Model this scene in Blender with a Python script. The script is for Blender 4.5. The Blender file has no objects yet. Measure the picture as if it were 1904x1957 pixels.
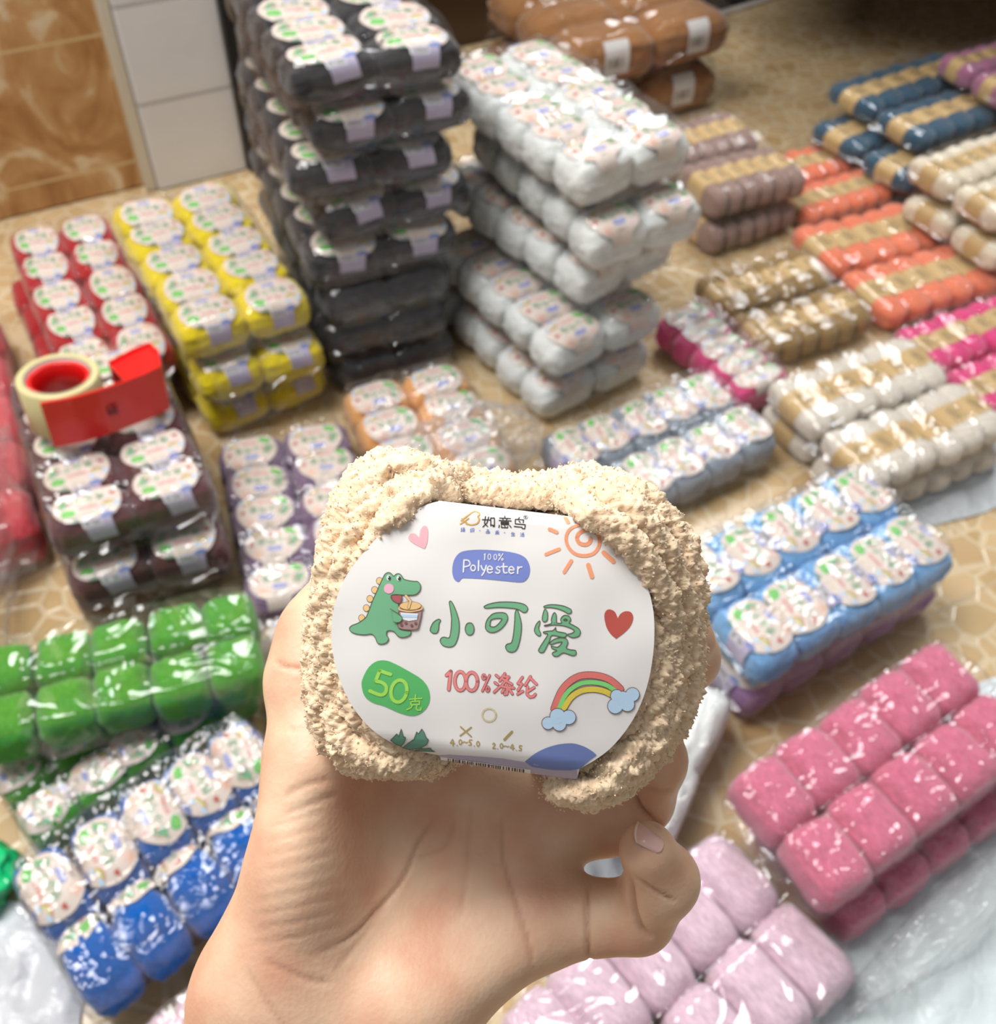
import bpy, bmesh, math, random
import numpy as np
from mathutils import Vector, Matrix, noise
from mathutils.geometry import tessellate_polygon
PI = math.pi
SC = bpy.context.scene
COL = SC.collection

# ---------------------------------------------------------------- camera, light, exposure
F_PX, CX, CY = 1905.0, 952.0, 978.5
PITCH, ROLL, CAM_H = math.radians(49.0), math.radians(2.0), 1.06
FWD = Vector((0, math.cos(PITCH), -math.sin(PITCH)))
UP0 = Vector((0, math.sin(PITCH), math.cos(PITCH)))
RIGHT = math.cos(ROLL)*Vector((1,0,0)) + math.sin(ROLL)*UP0
UPV = -math.sin(ROLL)*Vector((1,0,0)) + math.cos(ROLL)*UP0
CAM = Vector((0, 0, CAM_H))
cd = bpy.data.cameras.new('camera'); cam = bpy.data.objects.new('camera', cd); COL.objects.link(cam)
cam.matrix_world = Matrix(((RIGHT.x, UPV.x, -FWD.x, CAM.x), (RIGHT.y, UPV.y, -FWD.y, CAM.y), (RIGHT.z, UPV.z, -FWD.z, CAM.z), (0,0,0,1)))
cd.sensor_fit = 'VERTICAL'; cd.sensor_height = 36.0; cd.lens = 36.0*F_PX/1957.0
cd.clip_start = .01; cd.clip_end = 60
cd.dof.use_dof = True; cd.dof.focus_distance = .245; cd.dof.aperture_fstop = 20.0
SC.camera = cam

wd = bpy.data.worlds.new('daylight'); SC.world = wd; wd.use_nodes = True
wn = wd.node_tree.nodes; wl = wd.node_tree.links
bg = wn['Background']; bg.inputs['Strength'].default_value = WORLD_STRENGTH = 0.5
tc = wn.new('ShaderNodeTexCoord'); cr = wn.new('ShaderNodeValToRGB')
dp = wn.new('ShaderNodeVectorMath'); dp.operation = 'DOT_PRODUCT'; dp.inputs[1].default_value = (-.30, .30, .90)      # brightest overhead and to the left, dim behind the photographer
wl.new(tc.outputs['Generated'], dp.inputs[0]); wl.new(dp.outputs['Value'], cr.inputs['Fac']); wl.new(cr.outputs['Color'], bg.inputs['Color'])
cr.color_ramp.elements[0].position = .0; cr.color_ramp.elements[0].color = (.52,.48,.44,1)
cr.color_ramp.elements[1].position = .75; cr.color_ramp.elements[1].color = (.93,.98,1.0,1)

def area(name, loc, aim, sx_, sy_, power, col):
    l = bpy.data.lights.new(name, 'AREA'); l.shape = 'RECTANGLE'; l.size = sx_; l.size_y = sy_; l.energy = power; l.color = col
    o = bpy.data.objects.new(name, l); COL.objects.link(o); o.location = loc
    o.rotation_euler = (Vector(aim)-Vector(loc)).to_track_quat('-Z', 'Y').to_euler(); return o
area('window_light', (-.95, .8, 2.6), (.0, .9, .1), 1.0, 1.2, 84, (1.0, .985, .96))
area('skylight', (.5, 2.9, 2.6), (.2, 1.0, 0), 1.2, .9, 66, (.95, .98, 1.0))
SC.view_settings.view_transform = 'Standard'; SC.view_settings.look = 'None'; SC.view_settings.gamma = 1
SC.view_settings.use_curve_mapping = False; SC.view_settings.exposure = -0.22
SC.cycles.use_denoising = True; SC.cycles.use_adaptive_sampling = True; SC.cycles.adaptive_threshold = .05
SC.cycles.max_bounces = 5; SC.cycles.transparent_max_bounces = 14; SC.cycles.glossy_bounces = 2; SC.cycles.diffuse_bounces = 2
SC.cycles.caustics_reflective = False; SC.cycles.caustics_refractive = False

# ---------------------------------------------------------------- helpers
def lin(c): return tuple(((v/255/12.92) if v/255 <= .04045 else ((v/255+.055)/1.055)**2.4) for v in c)
def mat(name, rgb=None, rough=.6, **k):
    m = bpy.data.materials.new(name); m.use_nodes = True
    b = m.node_tree.nodes['Principled BSDF']
    if rgb: b.inputs['Base Color'].default_value = (*lin(rgb), 1)
    b.inputs['Roughness'].default_value = rough
    for a, v in k.items(): b.inputs[a.replace('_', ' ')].default_value = v
    return m, b, m.node_tree.nodes, m.node_tree.links
def node(ns, t, **k):
    n = ns.new(t)
    for a, v in k.items():
        if a in n.inputs: n.inputs[a].default_value = v
        else: setattr(n, a, v)
    return n
def ramp(ns, stops):
    r = ns.new('ShaderNodeValToRGB'); e = r.color_ramp.elements
    while len(e) < len(stops): e.new(.5)
    for q, (p, c) in zip(e, stops): q.position = p; q.color = (*lin(c), 1) if max(c) > 1 else (*c, 1)
    return r
def link(name, me, parent=None):
    o = bpy.data.objects.new(name, me); COL.objects.link(o)
    if parent: o.parent = parent
    return o
def mesh_np(name, v, faces, mats=(), smooth=True):
    me = bpy.data.meshes.new(name); me.from_pydata([tuple(p) for p in v], [], faces)
    for m in mats: me.materials.append(m)
    if smooth: me.polygons.foreach_set('use_smooth', [True]*len(me.polygons))
    me.update(); return me
def tag(o, label=None, cat=None, group=None, kind=None):
    for k, v in (('label', label), ('category', cat), ('group', group), ('kind', kind)):
        if v: o[k] = v
    return o
def empty(name, loc, rot=0):
    o = bpy.data.objects.new(name, None); COL.objects.link(o); o.location = loc; o.rotation_euler = (0, 0, rot); o.empty_display_size = .02; return o
def nz(p, s, seed=0): return noise.noise(Vector((p[0]*s+seed*7.3, p[1]*s-seed*3.1, p[2]*s+seed*1.7)))
def smooth_bm(bm, name, mats=()):
    me = bpy.data.meshes.new(name); bm.to_mesh(me); bm.free()
    for m in mats: me.materials.append(m)
    me.polygons.foreach_set('use_smooth', [True]*len(me.polygons)); return me

def mesh_fast(name, v, quads, tris, mats, smooth=False):
    me = bpy.data.meshes.new(name); nq, nt = len(quads), len(tris)
    me.vertices.add(len(v)); me.vertices.foreach_set('co', np.asarray(v, np.float32).ravel())
    me.loops.add(nq*4+nt*3); me.loops.foreach_set('vertex_index', np.concatenate([np.asarray(quads, np.int32).ravel(), np.asarray(tris, np.int32).ravel()]).astype(np.int32))
    me.polygons.add(nq+nt); me.polygons.foreach_set('loop_start', np.concatenate([np.arange(nq)*4, nq*4+np.arange(nt)*3]).astype(np.int32))
    me.polygons.foreach_set('use_smooth', np.concatenate([np.ones(nq, bool), np.full(nt, smooth)]))
    for m in mats: me.materials.append(m)
    me.update(calc_edges=True); me.validate(); return me
# ---------------------------------------------------------------- materials
def yarn_mat(name, rgb, sheen=.35, contrast=.16, scale=13.0, bump=.5):
    m, b, ns, ls = mat(name, rgb, .95, Sheen_Weight=sheen, Sheen_Roughness=.5)
    b.inputs['Specular IOR Level'].default_value = .15
    t = node(ns, 'ShaderNodeTexCoord'); n = node(ns, 'ShaderNodeTexNoise', Scale=scale, Detail=4.0, Roughness=.6)
    mp = node(ns, 'ShaderNodeMapping'); mp.inputs['Scale'].default_value = (.35, 1, 1)
    ls.new(t.outputs['Object'], mp.inputs[0]); ls.new(mp.outputs[0], n.inputs['Vector'])
    d = lin(tuple(v*(1-contrast) for v in rgb)); l = lin(tuple(min(255, v*(1+contrast*.6)) for v in rgb))
    r = ns.new('ShaderNodeValToRGB'); r.color_ramp.elements[0].position = .3; r.color_ramp.elements[1].position = .7
    r.color_ramp.elements[0].color = (*d, 1); r.color_ramp.elements[1].color = (*l, 1)
    ls.new(n.outputs['Fac'], r.inputs[0]); ls.new(r.outputs[0], b.inputs['Base Color'])
    bp = node(ns, 'ShaderNodeBump', Strength=bump, Distance=.003); ls.new(n.outputs['Fac'], bp.inputs['Height']); ls.new(bp.outputs[0], b.inputs['Normal'])
    return m
def film_mat(name, haze=.02, rough=.05, tint=(1,1,1), gloss=1.0):
    m = bpy.data.materials.new(name); m.use_nodes = True; ns = m.node_tree.nodes; ls = m.node_tree.links
    ns.clear(); out = ns.new('ShaderNodeOutputMaterial')
    tr = node(ns, 'ShaderNodeBsdfTransparent'); tr.inputs[0].default_value = (*tint, 1)
    gl = node(ns, 'ShaderNodeBsdfGlossy', Roughness=rough); df = node(ns, 'ShaderNodeBsdfDiffuse'); df.inputs[0].default_value = (.9,.9,.92,1)
    tl = node(ns, 'ShaderNodeBsdfTranslucent'); tl.inputs[0].default_value = (.9,.9,.92,1)
    fr = node(ns, 'ShaderNodeFresnel', IOR=1.45)
    ge = node(ns, 'ShaderNodeNewGeometry'); io = node(ns, 'ShaderNodeMapRange'); io.inputs['To Min'].default_value = 1.45; io.inputs['To Max'].default_value = 1/1.45   # same sheet from both sides
    ls.new(ge.outputs['Backfacing'], io.inputs['Value']); ls.new(io.outputs[0], fr.inputs['IOR'])
    g = node(ns, 'ShaderNodeMath', operation='MULTIPLY_ADD', use_clamp=True); g.inputs[1].default_value = .45*gloss; g.inputs[2].default_value = .055*gloss; ls.new(fr.outputs[0], g.inputs[0])
    m0 = ns.new('ShaderNodeMixShader'); m0.inputs[0].default_value = .5; ls.new(df.outputs[0], m0.inputs[1]); ls.new(tl.outputs[0], m0.inputs[2])
    m1 = ns.new('ShaderNodeMixShader'); m1.inputs[0].default_value = haze; ls.new(tr.outputs[0], m1.inputs[1]); ls.new(m0.outputs[0], m1.inputs[2])
    m2 = ns.new('ShaderNodeMixShader'); ls.new(g.outputs[0], m2.inputs[0]); ls.new(m1.outputs[0], m2.inputs[1]); ls.new(gl.outputs[0], m2.inputs[2])
    ls.new(m2.outputs[0], out.inputs[0]); return m
FILM = film_mat('clear_plastic_film'); FILM_HAZY = film_mat('cloudy_plastic_film', .16, .1); FILM_LOOSE = film_mat('loose_plastic_film', .13, .08); FILM_DULL = film_mat('soft_plastic_film', .03, .2, gloss=.6)

# ---------------------------------------------------------------- the room
def floor_mat():
    m, b, ns, ls = mat('floor_tile', (226,205,172), .22)
    t = node(ns, 'ShaderNodeTexCoord')
    nz_ = node(ns, 'ShaderNodeTexNoise', Scale=9.0, Detail=3.0); ls.new(t.outputs['Object'], nz_.inputs['Vector'])
    v = node(ns, 'ShaderNodeTexVoronoi', Scale=25.0, feature='DISTANCE_TO_EDGE'); ls.new(t.outputs['Object'], v.inputs['Vector'])
    vc = node(ns, 'ShaderNodeTexVoronoi', Scale=25.0); ls.new(t.outputs['Object'], vc.inputs['Vector'])
    sp = node(ns, 'ShaderNodeSeparateColor'); ls.new(vc.outputs['Color'], sp.inputs[0])
    rc = ramp(ns, [(0, (196,166,124)), (.5, (208,180,138)), (1, (186,156,110))]); ls.new(sp.outputs[0], rc.inputs[0])
    re = ramp(ns, [(.0, (0,0,0)), (.045, (0,0,0)), (.09, (1,1,1))]); ls.new(v.outputs['Distance'], re.inputs[0])
    mx = node(ns, 'ShaderNodeMix', data_type='RGBA'); mx.inputs[6].default_value = (*lin((214,194,160)), 1)
    ls.new(re.outputs[0], mx.inputs[0]); ls.new(rc.outputs[0], mx.inputs[7])
    br = node(ns, 'ShaderNodeTexBrick', Scale=1.0); br.offset = 0; br.inputs['Mortar Size'].default_value = .003
    br.inputs['Brick Width'].default_value = .4; br.inputs['Row Height'].default_value = .4
    mp = node(ns, 'ShaderNodeMapping'); mp.inputs['Rotation'].default_value = (0, 0, math.radians(-30)); mp.inputs['Location'].default_value = (.07, .02, 0)
    ls.new(t.outputs['Object'], mp.inputs[0]); ls.new(mp.outputs[0], br.inputs['Vector'])
    m2 = node(ns, 'ShaderNodeMix', data_type='RGBA'); ls.new(br.outputs['Fac'], m2.inputs[0]); ls.new(mx.outputs[2], m2.inputs[6]); m2.inputs[7].default_value = (*lin((196,174,142)), 1)
    m3 = node(ns, 'ShaderNodeMix', data_type='RGBA', blend_type='MULTIPLY'); m3.inputs[0].default_value = .35; ls.new(m2.outputs[2], m3.inputs[6])
    rn = ramp(ns, [(.3, (200,185,165)), (.7, (255,255,255))]); ls.new(nz_.outputs['Fac'], rn.inputs[0]); ls.new(rn.outputs[0], m3.inputs[7])
    ls.new(m3.outputs[2], b.inputs['Base Color'])
    bp = node(ns, 'ShaderNodeBump', Strength=.4, Distance=.002); ls.new(re.outputs[0], bp.inputs['Height']); ls.new(bp.outputs[0], b.inputs['Normal'])
    return m
def box_bm(bm, lo, hi):
    g = bmesh.ops.create_cube(bm, size=1.0)['verts']
    for v in g: v.co = Vector(((lo[i]+hi[i])/2+v.co[i]*(hi[i]-lo[i]) for i in range(3)))
    return g
bm = bmesh.new(); box_bm(bm, (-3, -1, -.05), (3.2, 4.4, 0))
o = link('floor', smooth_bm(bm, 'floor', [floor_mat()])); o.data.polygons.foreach_set('use_smooth', [False]*6); tag(o, kind='structure')

def marble_mat():
    m, b, ns, ls = mat('wall_marble_tile', (190,140,84), .3)
    t = node(ns, 'ShaderNodeTexCoord')
    n = node(ns, 'ShaderNodeTexNoise', Scale=7.0, Detail=7.0, Roughness=.62, Distortion=1.6); mp = node(ns, 'ShaderNodeMapping'); mp.inputs['Scale'].default_value = (1.3, 1, .8)
    ls.new(t.outputs['Object'], mp.inputs[0]); ls.new(mp.outputs[0], n.inputs['Vector'])
    r = ramp(ns, [(.32, (148,102,60)), (.46, (178,132,84)), (.55, (194,152,104)), (.62, (220,202,170)), (.68, (198,158,110))]); ls.new(n.outputs['Fac'], r.inputs[0])
    br = node(ns, 'ShaderNodeTexBrick', Scale=1.0); br.offset = 0; br.inputs['Mortar Size'].default_value = .0025
    br.inputs['Brick Width'].default_value = .34; br.inputs['Row Height'].default_value = .235
    sx = node(ns, 'ShaderNodeSeparateXYZ'); cb = node(ns, 'ShaderNodeCombineXYZ'); ls.new(t.outputs['Object'], sx.inputs[0]); ls.new(sx.outputs['X'], cb.inputs[0])
    up = node(ns, 'ShaderNodeMath', operation='ADD'); up.inputs[1].default_value = .18; ls.new(sx.outputs['Z'], up.inputs[0]); ls.new(up.outputs[0], cb.inputs[1])
    ls.new(cb.outputs[0], br.inputs['Vector'])
    mx = node(ns, 'ShaderNodeMix', data_type='RGBA'); ls.new(br.outputs['Fac'], mx.inputs[0]); ls.new(r.outputs[0], mx.inputs[6]); mx.inputs[7].default_value = (*lin((208,182,136)), 1)
    ls.new(mx.outputs[2], b.inputs['Base Color']); return m
def white_tile_mat():
    m, b, ns, ls = mat('white_tile', (206,204,204), .4)
    t = node(ns, 'ShaderNodeTexCoord'); sx = node(ns, 'ShaderNodeSeparateXYZ'); cb = node(ns, 'ShaderNodeCombineXYZ'); ls.new(t.outputs['Object'], sx.inputs[0]); ls.new(sx.outputs['X'], cb.inputs[0]); ls.new(sx.outputs['Z'], cb.inputs[1])
    br = node(ns, 'ShaderNodeTexBrick', Scale=1.0); br.offset = 0; br.inputs['Mortar Size'].default_value = .0035; br.inputs['Brick Width'].default_value = .5; br.inputs['Row Height'].default_value = .17
    br.inputs['Color1'].default_value = (*lin((222,220,220)), 1); br.inputs['Color2'].default_value = (*lin((214,213,214)), 1); br.inputs['Mortar'].default_value = (*lin((178,176,176)), 1)
    ls.new(cb.outputs[0], br.inputs['Vector']); ls.new(br.outputs['Color'], b.inputs['Base Color'])
    bp = node(ns, 'ShaderNodeBump', Strength=.3, Distance=.004); n = node(ns, 'ShaderNodeTexNoise', Scale=14.0); ls.new(t.outputs['Object'], n.inputs['Vector']); ls.new(n.outputs['Fac'], bp.inputs['Height']); ls.new(bp.outputs[0], b.inputs['Normal'])
    return m
WANG = math.radians(30.0)
def wallbox(name, x0, x1, y0, y1, z0, z1, m, origin=(-.693, 1.699)):
    bm = bmesh.new(); box_bm(bm, (x0, y0, z0), (x1, y1, z1))
    bmesh.ops.bevel(bm, geom=bm.edges[:], offset=min(.004, (y1-y0)*.2), segments=2, affect='EDGES')
    me = smooth_bm(bm, name, [m]); me.polygons.foreach_set('use_smooth', [False]*len(me.polygons))
    o = link(name, me); o.location = (*origin, 0); o.rotation_euler = (0, 0, WANG); tag(o, kind='structure'); return o
wallbox('wall_back', -1.6, .012, .03, .13, 0, 2.4, marble_mat())
wallbox('trim_1', .0, .022, .004, .03, 0, 2.4, mat('trim_cream', (206,196,178), .5)[0])
wallbox('wall_pillar', .022, .20, .0, .13, 0, 2.4, white_tile_mat())
dark = mat('dark_metal', (34,33,34), .35)[0]
wallbox('trim_2', .20, .222, -.02, .13, 0, 2.4, dark)
wallbox('trim_3', .236, .262, -.01, .13, 0, 2.4, dark)
dk = mat('dark_brown_panel', (74,54,36), .3)[0]
wallbox('door_1', .262, 1.12, .30, .34, 0, 2.2, dk)
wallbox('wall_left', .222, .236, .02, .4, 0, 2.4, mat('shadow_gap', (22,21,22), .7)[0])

# black cabinet standing beyond the open floor
r = empty('black_cabinet', (.52, 2.60, 0), math.radians(36)); tag(r, 'low black cabinet with a pale edge strip standing beyond the brown yarn packs', 'cabinet')
bm = bmesh.new(); box_bm(bm, (-.06, 0, .012), (.62, .4, .43)); bmesh.ops.bevel(bm, geom=bm.edges[:], offset=.006, segments=2, affect='EDGES'); link('body', smooth_bm(bm, 'cabinet_body', [mat('black_board', (26,24,24), .4)[0]]), r)
bm = bmesh.new(); box_bm(bm, (-.06, -.006, .0), (.62, .4, .014)); link('base_strip', smooth_bm(bm, 'base_strip', [mat('pale_strip', (176,172,166), .35)[0]]), r)

# a low trestle table added out of view, only to shade the open floor
t = empty('shade_table', (.40, 2.17, 0), math.atan2(-.13, .43)); tag(t, 'dark wooden low table added unseen to shade the floor', 'shade_table')
wood = mat('shade_table_wood', (70,50,36), .4)[0]; tz = .46
bm = bmesh.new(); box_bm(bm, (-.02, 0, tz), (1.9, 1.2, tz+.03)); bmesh.ops.bevel(bm, geom=bm.edges[:], offset=.004, segments=2, affect='EDGES'); link('shade_table_top', smooth_bm(bm, 'shade_table_top', [wood]), t)
for x, y in ((1.35, .8), (1.85, .8), (1.35, 1.15), (1.85, 1.15)):
    bm = bmesh.new(); box_bm(bm, (x-.025, y-.025, 0), (x+.025, y+.025, tz)); bmesh.ops.bevel(bm, geom=bm.edges[:], offset=.003, segments=2, affect='EDGES'); link('leg', smooth_bm(bm, 'leg', [wood]), t)
bm = bmesh.new(); box_bm(bm, (-2.4, 3.9, 0), (3.2, 4.0, 2.6)); o = link('wall_far', smooth_bm(bm, 'wall_far', [dk])); o.data.polygons.foreach_set('use_smooth', [False]*6); tag(o, kind='structure')
bm = bmesh.new(); box_bm(bm, (3.1, .6, 0), (3.2, 3.9, 2.6)); o = link('wall_right', smooth_bm(bm, 'wall_right', [dk])); o.data.polygons.foreach_set('use_smooth', [False]*6); tag(o, kind='structure')
# ---------------------------------------------------------------- printed label artwork (flat drawing, later wrapped on a ball)
def spline(pts, n=6, closed=False):
    P = [Vector(p) for p in pts]; N = len(P); out = []
    rng = range(N) if closed else range(N - 1)
    for i in rng:
        if closed:
            a, b, c, d = P[(i-1) % N], P[i], P[(i+1) % N], P[(i+2) % N]
        else:
            a, b, c, d = P[max(i-1, 0)], P[i], P[i+1], P[min(i+2, N-1)]
        for k in range(n):
            t = k / n
            out.append(0.5*((2*b) + (c-a)*t + (2*a-5*b+4*c-d)*t*t + (3*b-a-3*c+d)*t*t*t))
    if not closed: out.append(P[-1])
    return [(v.x, v.y) for v in out]

ART_COLORS = [('paper', (238,233,230)), ('ink_green', (118,181,138)), ('ink_olive', (96,92,74)), ('ink_badge', (123,137,206)),
              ('ink_white', (240,240,245)), ('ink_orange', (249,165,124)), ('ink_rose', (240,178,186)), ('ink_red', (192,86,76)),
              ('ink_leaf', (92,186,106)), ('ink_lime', (168,226,96)), ('ink_coral', (238,140,138)), ('ink_plum', (176,92,98)),
              ('ink_rainbow_red', (234,126,120)), ('ink_rainbow_green', (138,226,130)), ('ink_rainbow_yellow', (238,214,88)),
              ('ink_sky', (196,224,250)), ('ink_gold', (178,156,92)), ('ink_sand', (222,206,172)), ('ink_mound', (116,132,188)),
              ('ink_lavender', (186,178,206)), ('ink_black', (48,44,44)), ('ink_bird', (222,172,88)), ('ink_tan', (244,200,140)),
              ('ink_brown', (128,92,86)), ('ink_tea', (176,142,138)), ('ink_teal', (98,150,128)), ('ink_blush', (240,182,200))]
CI = {n: i for i, (n, c) in enumerate(ART_COLORS)}

class Art:
    def __init__(s): s.bm = bmesh.new()
    def poly(s, pts, col, layer, holes=()):
        loops = [[Vector((x, y, 0)) for x, y in pts]] + [[Vector((x, y, 0)) for x, y in h] for h in holes]
        flat = [v for l in loops for v in l]
        vs = [s.bm.verts.new((v.x, v.y, layer)) for v in flat]
        for t in tessellate_polygon(loops):
            try:
                f = s.bm.faces.new([vs[i] for i in t]); f.material_index = CI[col]
            except ValueError: pass
    def ell(s, c, rx, ry, col, layer, rot=0, n=20):
        cr, sr = math.cos(rot), math.sin(rot)
        s.poly([(c[0]+rx*math.cos(a)*cr-ry*math.sin(a)*sr, c[1]+rx*math.cos(a)*sr+ry*math.sin(a)*cr) for a in [2*PI*k/n for k in range(n)]], col, layer)
    def line(s, pts, w, col, layer, closed=False, n=5):
        p = spline(pts, n, closed) if len(pts) > 2 else [tuple(q) for q in pts]
        if closed: p = p + [p[0]]
        m = len(p); ws = [w]*m if not isinstance(w, (list, tuple)) else [w[0]+(w[1]-w[0])*i/(m-1) for i in range(m)]
        for i in range(m-1):
            a, b = Vector(p[i]), Vector(p[i+1]); d = b-a
            if d.length < 1e-6: continue
            nrm = Vector((-d.y, d.x)).normalized(); h0, h1 = ws[i]/2, ws[i+1]/2
            q = [a+nrm*h0, a-nrm*h0, b-nrm*h1, b+nrm*h1]
            f = s.bm.faces.new([s.bm.verts.new((v.x, v.y, layer)) for v in q]); f.material_index = CI[col]
        caps = range(m) if m > 2 else (0, m-1)
        for i in caps: s.ell(p[i], ws[i]/2, ws[i]/2, col, layer, n=8)
    def oline(s, pts, w, col, edge, o, layer, **k):
        w2 = [x+2*o for x in w] if isinstance(w, (list, tuple)) else w+2*o
        s.line(pts, w2, edge, layer, **k); s.line(pts, w, col, layer+1, **k)
    def opoly(s, pts, col, edge, w, layer, holes=(), n=4):
        p = spline(pts, n, True); hs = [spline(h, n, True) for h in holes]
        s.poly(p, col, layer, hs)
        for l in [pts]+list(holes): s.line(l, w, edge, layer+1, closed=True, n=4)

def Z(s, ox, oy): return lambda pts: [(x/s+ox, y/s+oy) for x, y in pts]

OVAL = [(838,952),(800,972),(745,1005),(690,1062),(652,1120),(634,1190),(640,1268),(668,1340),(712,1395),(770,1430),(845,1450)]
OVAL_R = [(1108,1470),(1165,1432),(1212,1372),(1240,1300),(1251,1215),(1244,1142),(1214,1070),(1168,1012),(1118,975),(1092,962)]

def draw_label():
    A = Art()
    # paper: the oval face with a band running round the ball above and below
    l, r = spline(OVAL, 5), spline(OVAL_R, 5)
    A.poly([(845,830)] + l + [(852,1480),(858,1700)] + [(1102,1700),(1104,1490)] + r + [(1090,940),(1090,830)], 'paper', 0)
    a = Z(4.76, 800, 950)
    # bird emblem and shop name
    A.line(a([(388,214),(470,150),(510,128),(545,138),(556,155),(540,176),(552,200),(536,236),(485,252),(432,240)]), 2.6, 'ink_bird', 2)
    A.line(a([(380,245),(415,222),(455,193)]), 2.4, 'ink_bird', 2); A.line(a([(395,196),(415,222),(440,232)]), 2.4, 'ink_bird', 2)
    k = 'ink_black'
    for st in ([(928,987),(926,1000),(932,1006)], [(934,988),(931,999),(923,1007)], [(922,993),(937,993.5)], [(938,990),(938,1005)], [(938,990),(945,990),(945,1006),(942,1006)], [(938,1003),(945,1004)],
               [(965,986),(965,989.5)], [(955,990),(976,991)], [(960.5,991),(962,994)], [(969.5,991),(968,994)], [(954,994.5),(977,995.5)], [(958,997.5),(958,1002)], [(958,997.5),(972,998),(972,1002.5)], [(958,1000),(972,1000.5)], [(958,1002),(972,1002.5)],
               [(954.5,1003.5),(953.5,1008)], [(958.5,1004.5),(958.5,1008),(970,1008.5),(970.5,1006)], [(964,1004),(965.5,1006)], [(974,1004),(977,1008)],
               [(993,988.5),(990.5,992)], [(985,1001),(985,992.5),(1001,993.5),(1000,998.5)], [(992,996),(994.5,998)], [(985,1001),(1004,1002.5),(1003,1010.5),(998,1010)], [(983,1006),(998,1007.5)]):
        A.line(st, 1.9, k, 2, n=1)
    A.line([(1005+4*math.cos(t), 988+4*math.sin(t)) for t in [PI*q/5 for q in range(10)]], .9, k, 2, closed=True, n=1)
    A.line([(1003.5,990),(1003.5,986),(1006,986),(1006,988),(1003.5,988),(1006.5,990)], .8, k, 2, n=1)
    # tag line of six small characters under the name
    b = 'ink_badge'
    def tiny(x, y, sts):
        for st in sts: A.line([(x+p/7*7, y+q) for p, q in st], 1.0, b, 2, n=1)
    tiny(881,1008.5, [[(2,0),(0,3),(2,3),(0,7)], [(0,7),(3,6)], [(4,0),(7,0)], [(4,2),(7,2),(7,7)], [(4,2),(4,7)], [(5.5,3),(5.5,7)], [(4,4.5),(7,4.5)]])
    tiny(899,1009.5, [[(2,0),(0,3),(2,3),(0,7)], [(0,7),(3,6)], [(4,0),(7,0),(7,4),(4,4),(4,0)], [(4.5,5),(4,7)], [(6.5,5),(7,7)]])
    tiny(929,1012, [[(2,0),(5,0),(5,3),(2,3),(2,0)], [(0,4),(3,4),(3,7),(0,7),(0,4)], [(4,4),(7,4),(7,7),(4,7),(4,4)]])
    tiny(947,1014, [[(6,0),(1,1),(0,7)], [(1,3),(7,3)], [(4,1),(4,3)], [(2,4),(6,4),(6,6)], [(2,4),(2,6)], [(4,5),(2,7)], [(4,5),(6.5,7)]])
    tiny(977,1017, [[(2,0),(0,3)], [(1,2),(7,2)], [(4,0),(4,7)], [(1,4.5),(6.5,4.5)], [(0,7),(7,7)]])
    tiny(995,1018, [[(0,0),(1,1)], [(0,3),(1,4)], [(0,7),(1.5,5)], [(6,0),(3,1)], [(2.5,2.5),(7,2.5)], [(4.7,1),(4.7,4)], [(3,4),(6.5,4),(6.5,7),(3,7),(3,4)]])
    A.ell(a([(557,303)])[0], 1, 1, b, 2, n=8); A.ell(a([(782,322)])[0], 1, 1, b, 2, n=8)
    for x0, x1, y in ((898,905,953.5),(907,914,953.5),(999,1004,960.5),(1007,1013,961),(1015,1021,961.5),(1029,1031,962)):
        A.line([(x0,y-3),(x1,y-2.6)], 2.2, k, 2)
    # hearts
    z3 = Z(4.231, 550, 830)
    A.poly(spline(z3([(975,835),(998,802),(1035,806),(1062,830),(1075,770),(1108,738),(1134,768),(1130,862),(1112,918),(1098,922),(1040,896),(992,864)]), 5, True), 'ink_rose', 2)
    z4 = Z(4.231, 950, 830)
    A.poly(spline(z4([(868,1475),(880,1430),(910,1415),(950,1432),(970,1468),(977,1488),(985,1472),(1005,1446),(1045,1430),(1085,1440),(1102,1480),(1085,1540),(1040,1595),(968,1650),(958,1648),(920,1615),(886,1560)]), 4, True), 'ink_red', 2)
    # blue speech badge
    A.poly(spline(a([(410,492),(560,478),(760,490),(900,515),(980,560),(1013,640),(1006,710),(972,760),(920,774),(780,762),(600,745),(425,736),(392,742),(368,768),(352,768),(322,742),(307,680),(315,600),(348,532)]), 4, True), 'ink_badge', 2)
    w = 'ink_white'
    for st in ([(598,524),(606,515),(601,570)], [(728,575),(768,515)]): A.line(a(st), 1.9, w, 4, n=1)
    for c, rx, ry in (((645,543),13,25),((699,545),13,25),((736,525),7,9),((763,566),7,9)):
        A.line(a([(c[0]+rx*math.cos(t), c[1]+ry*math.sin(t)) for t in [PI*q/6 for q in range(12)]]), 1.7, w, 4, closed=True, n=1)
    def ring(c, rx, ry, wd, n=14, col=w, L=4, rot=0, cv=a):
        A.line(cv([(c[0]+rx*math.cos(t)*math.cos(rot)-ry*math.sin(t)*math.sin(rot), c[1]+rx*math.cos(t)*math.sin(rot)+ry*math.sin(t)*math.cos(rot)) for t in [2*PI*q/n for q in range(n)]]), wd, col, L, closed=True, n=1)
    ring((497,645), 21, 26, 2.7)
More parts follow.
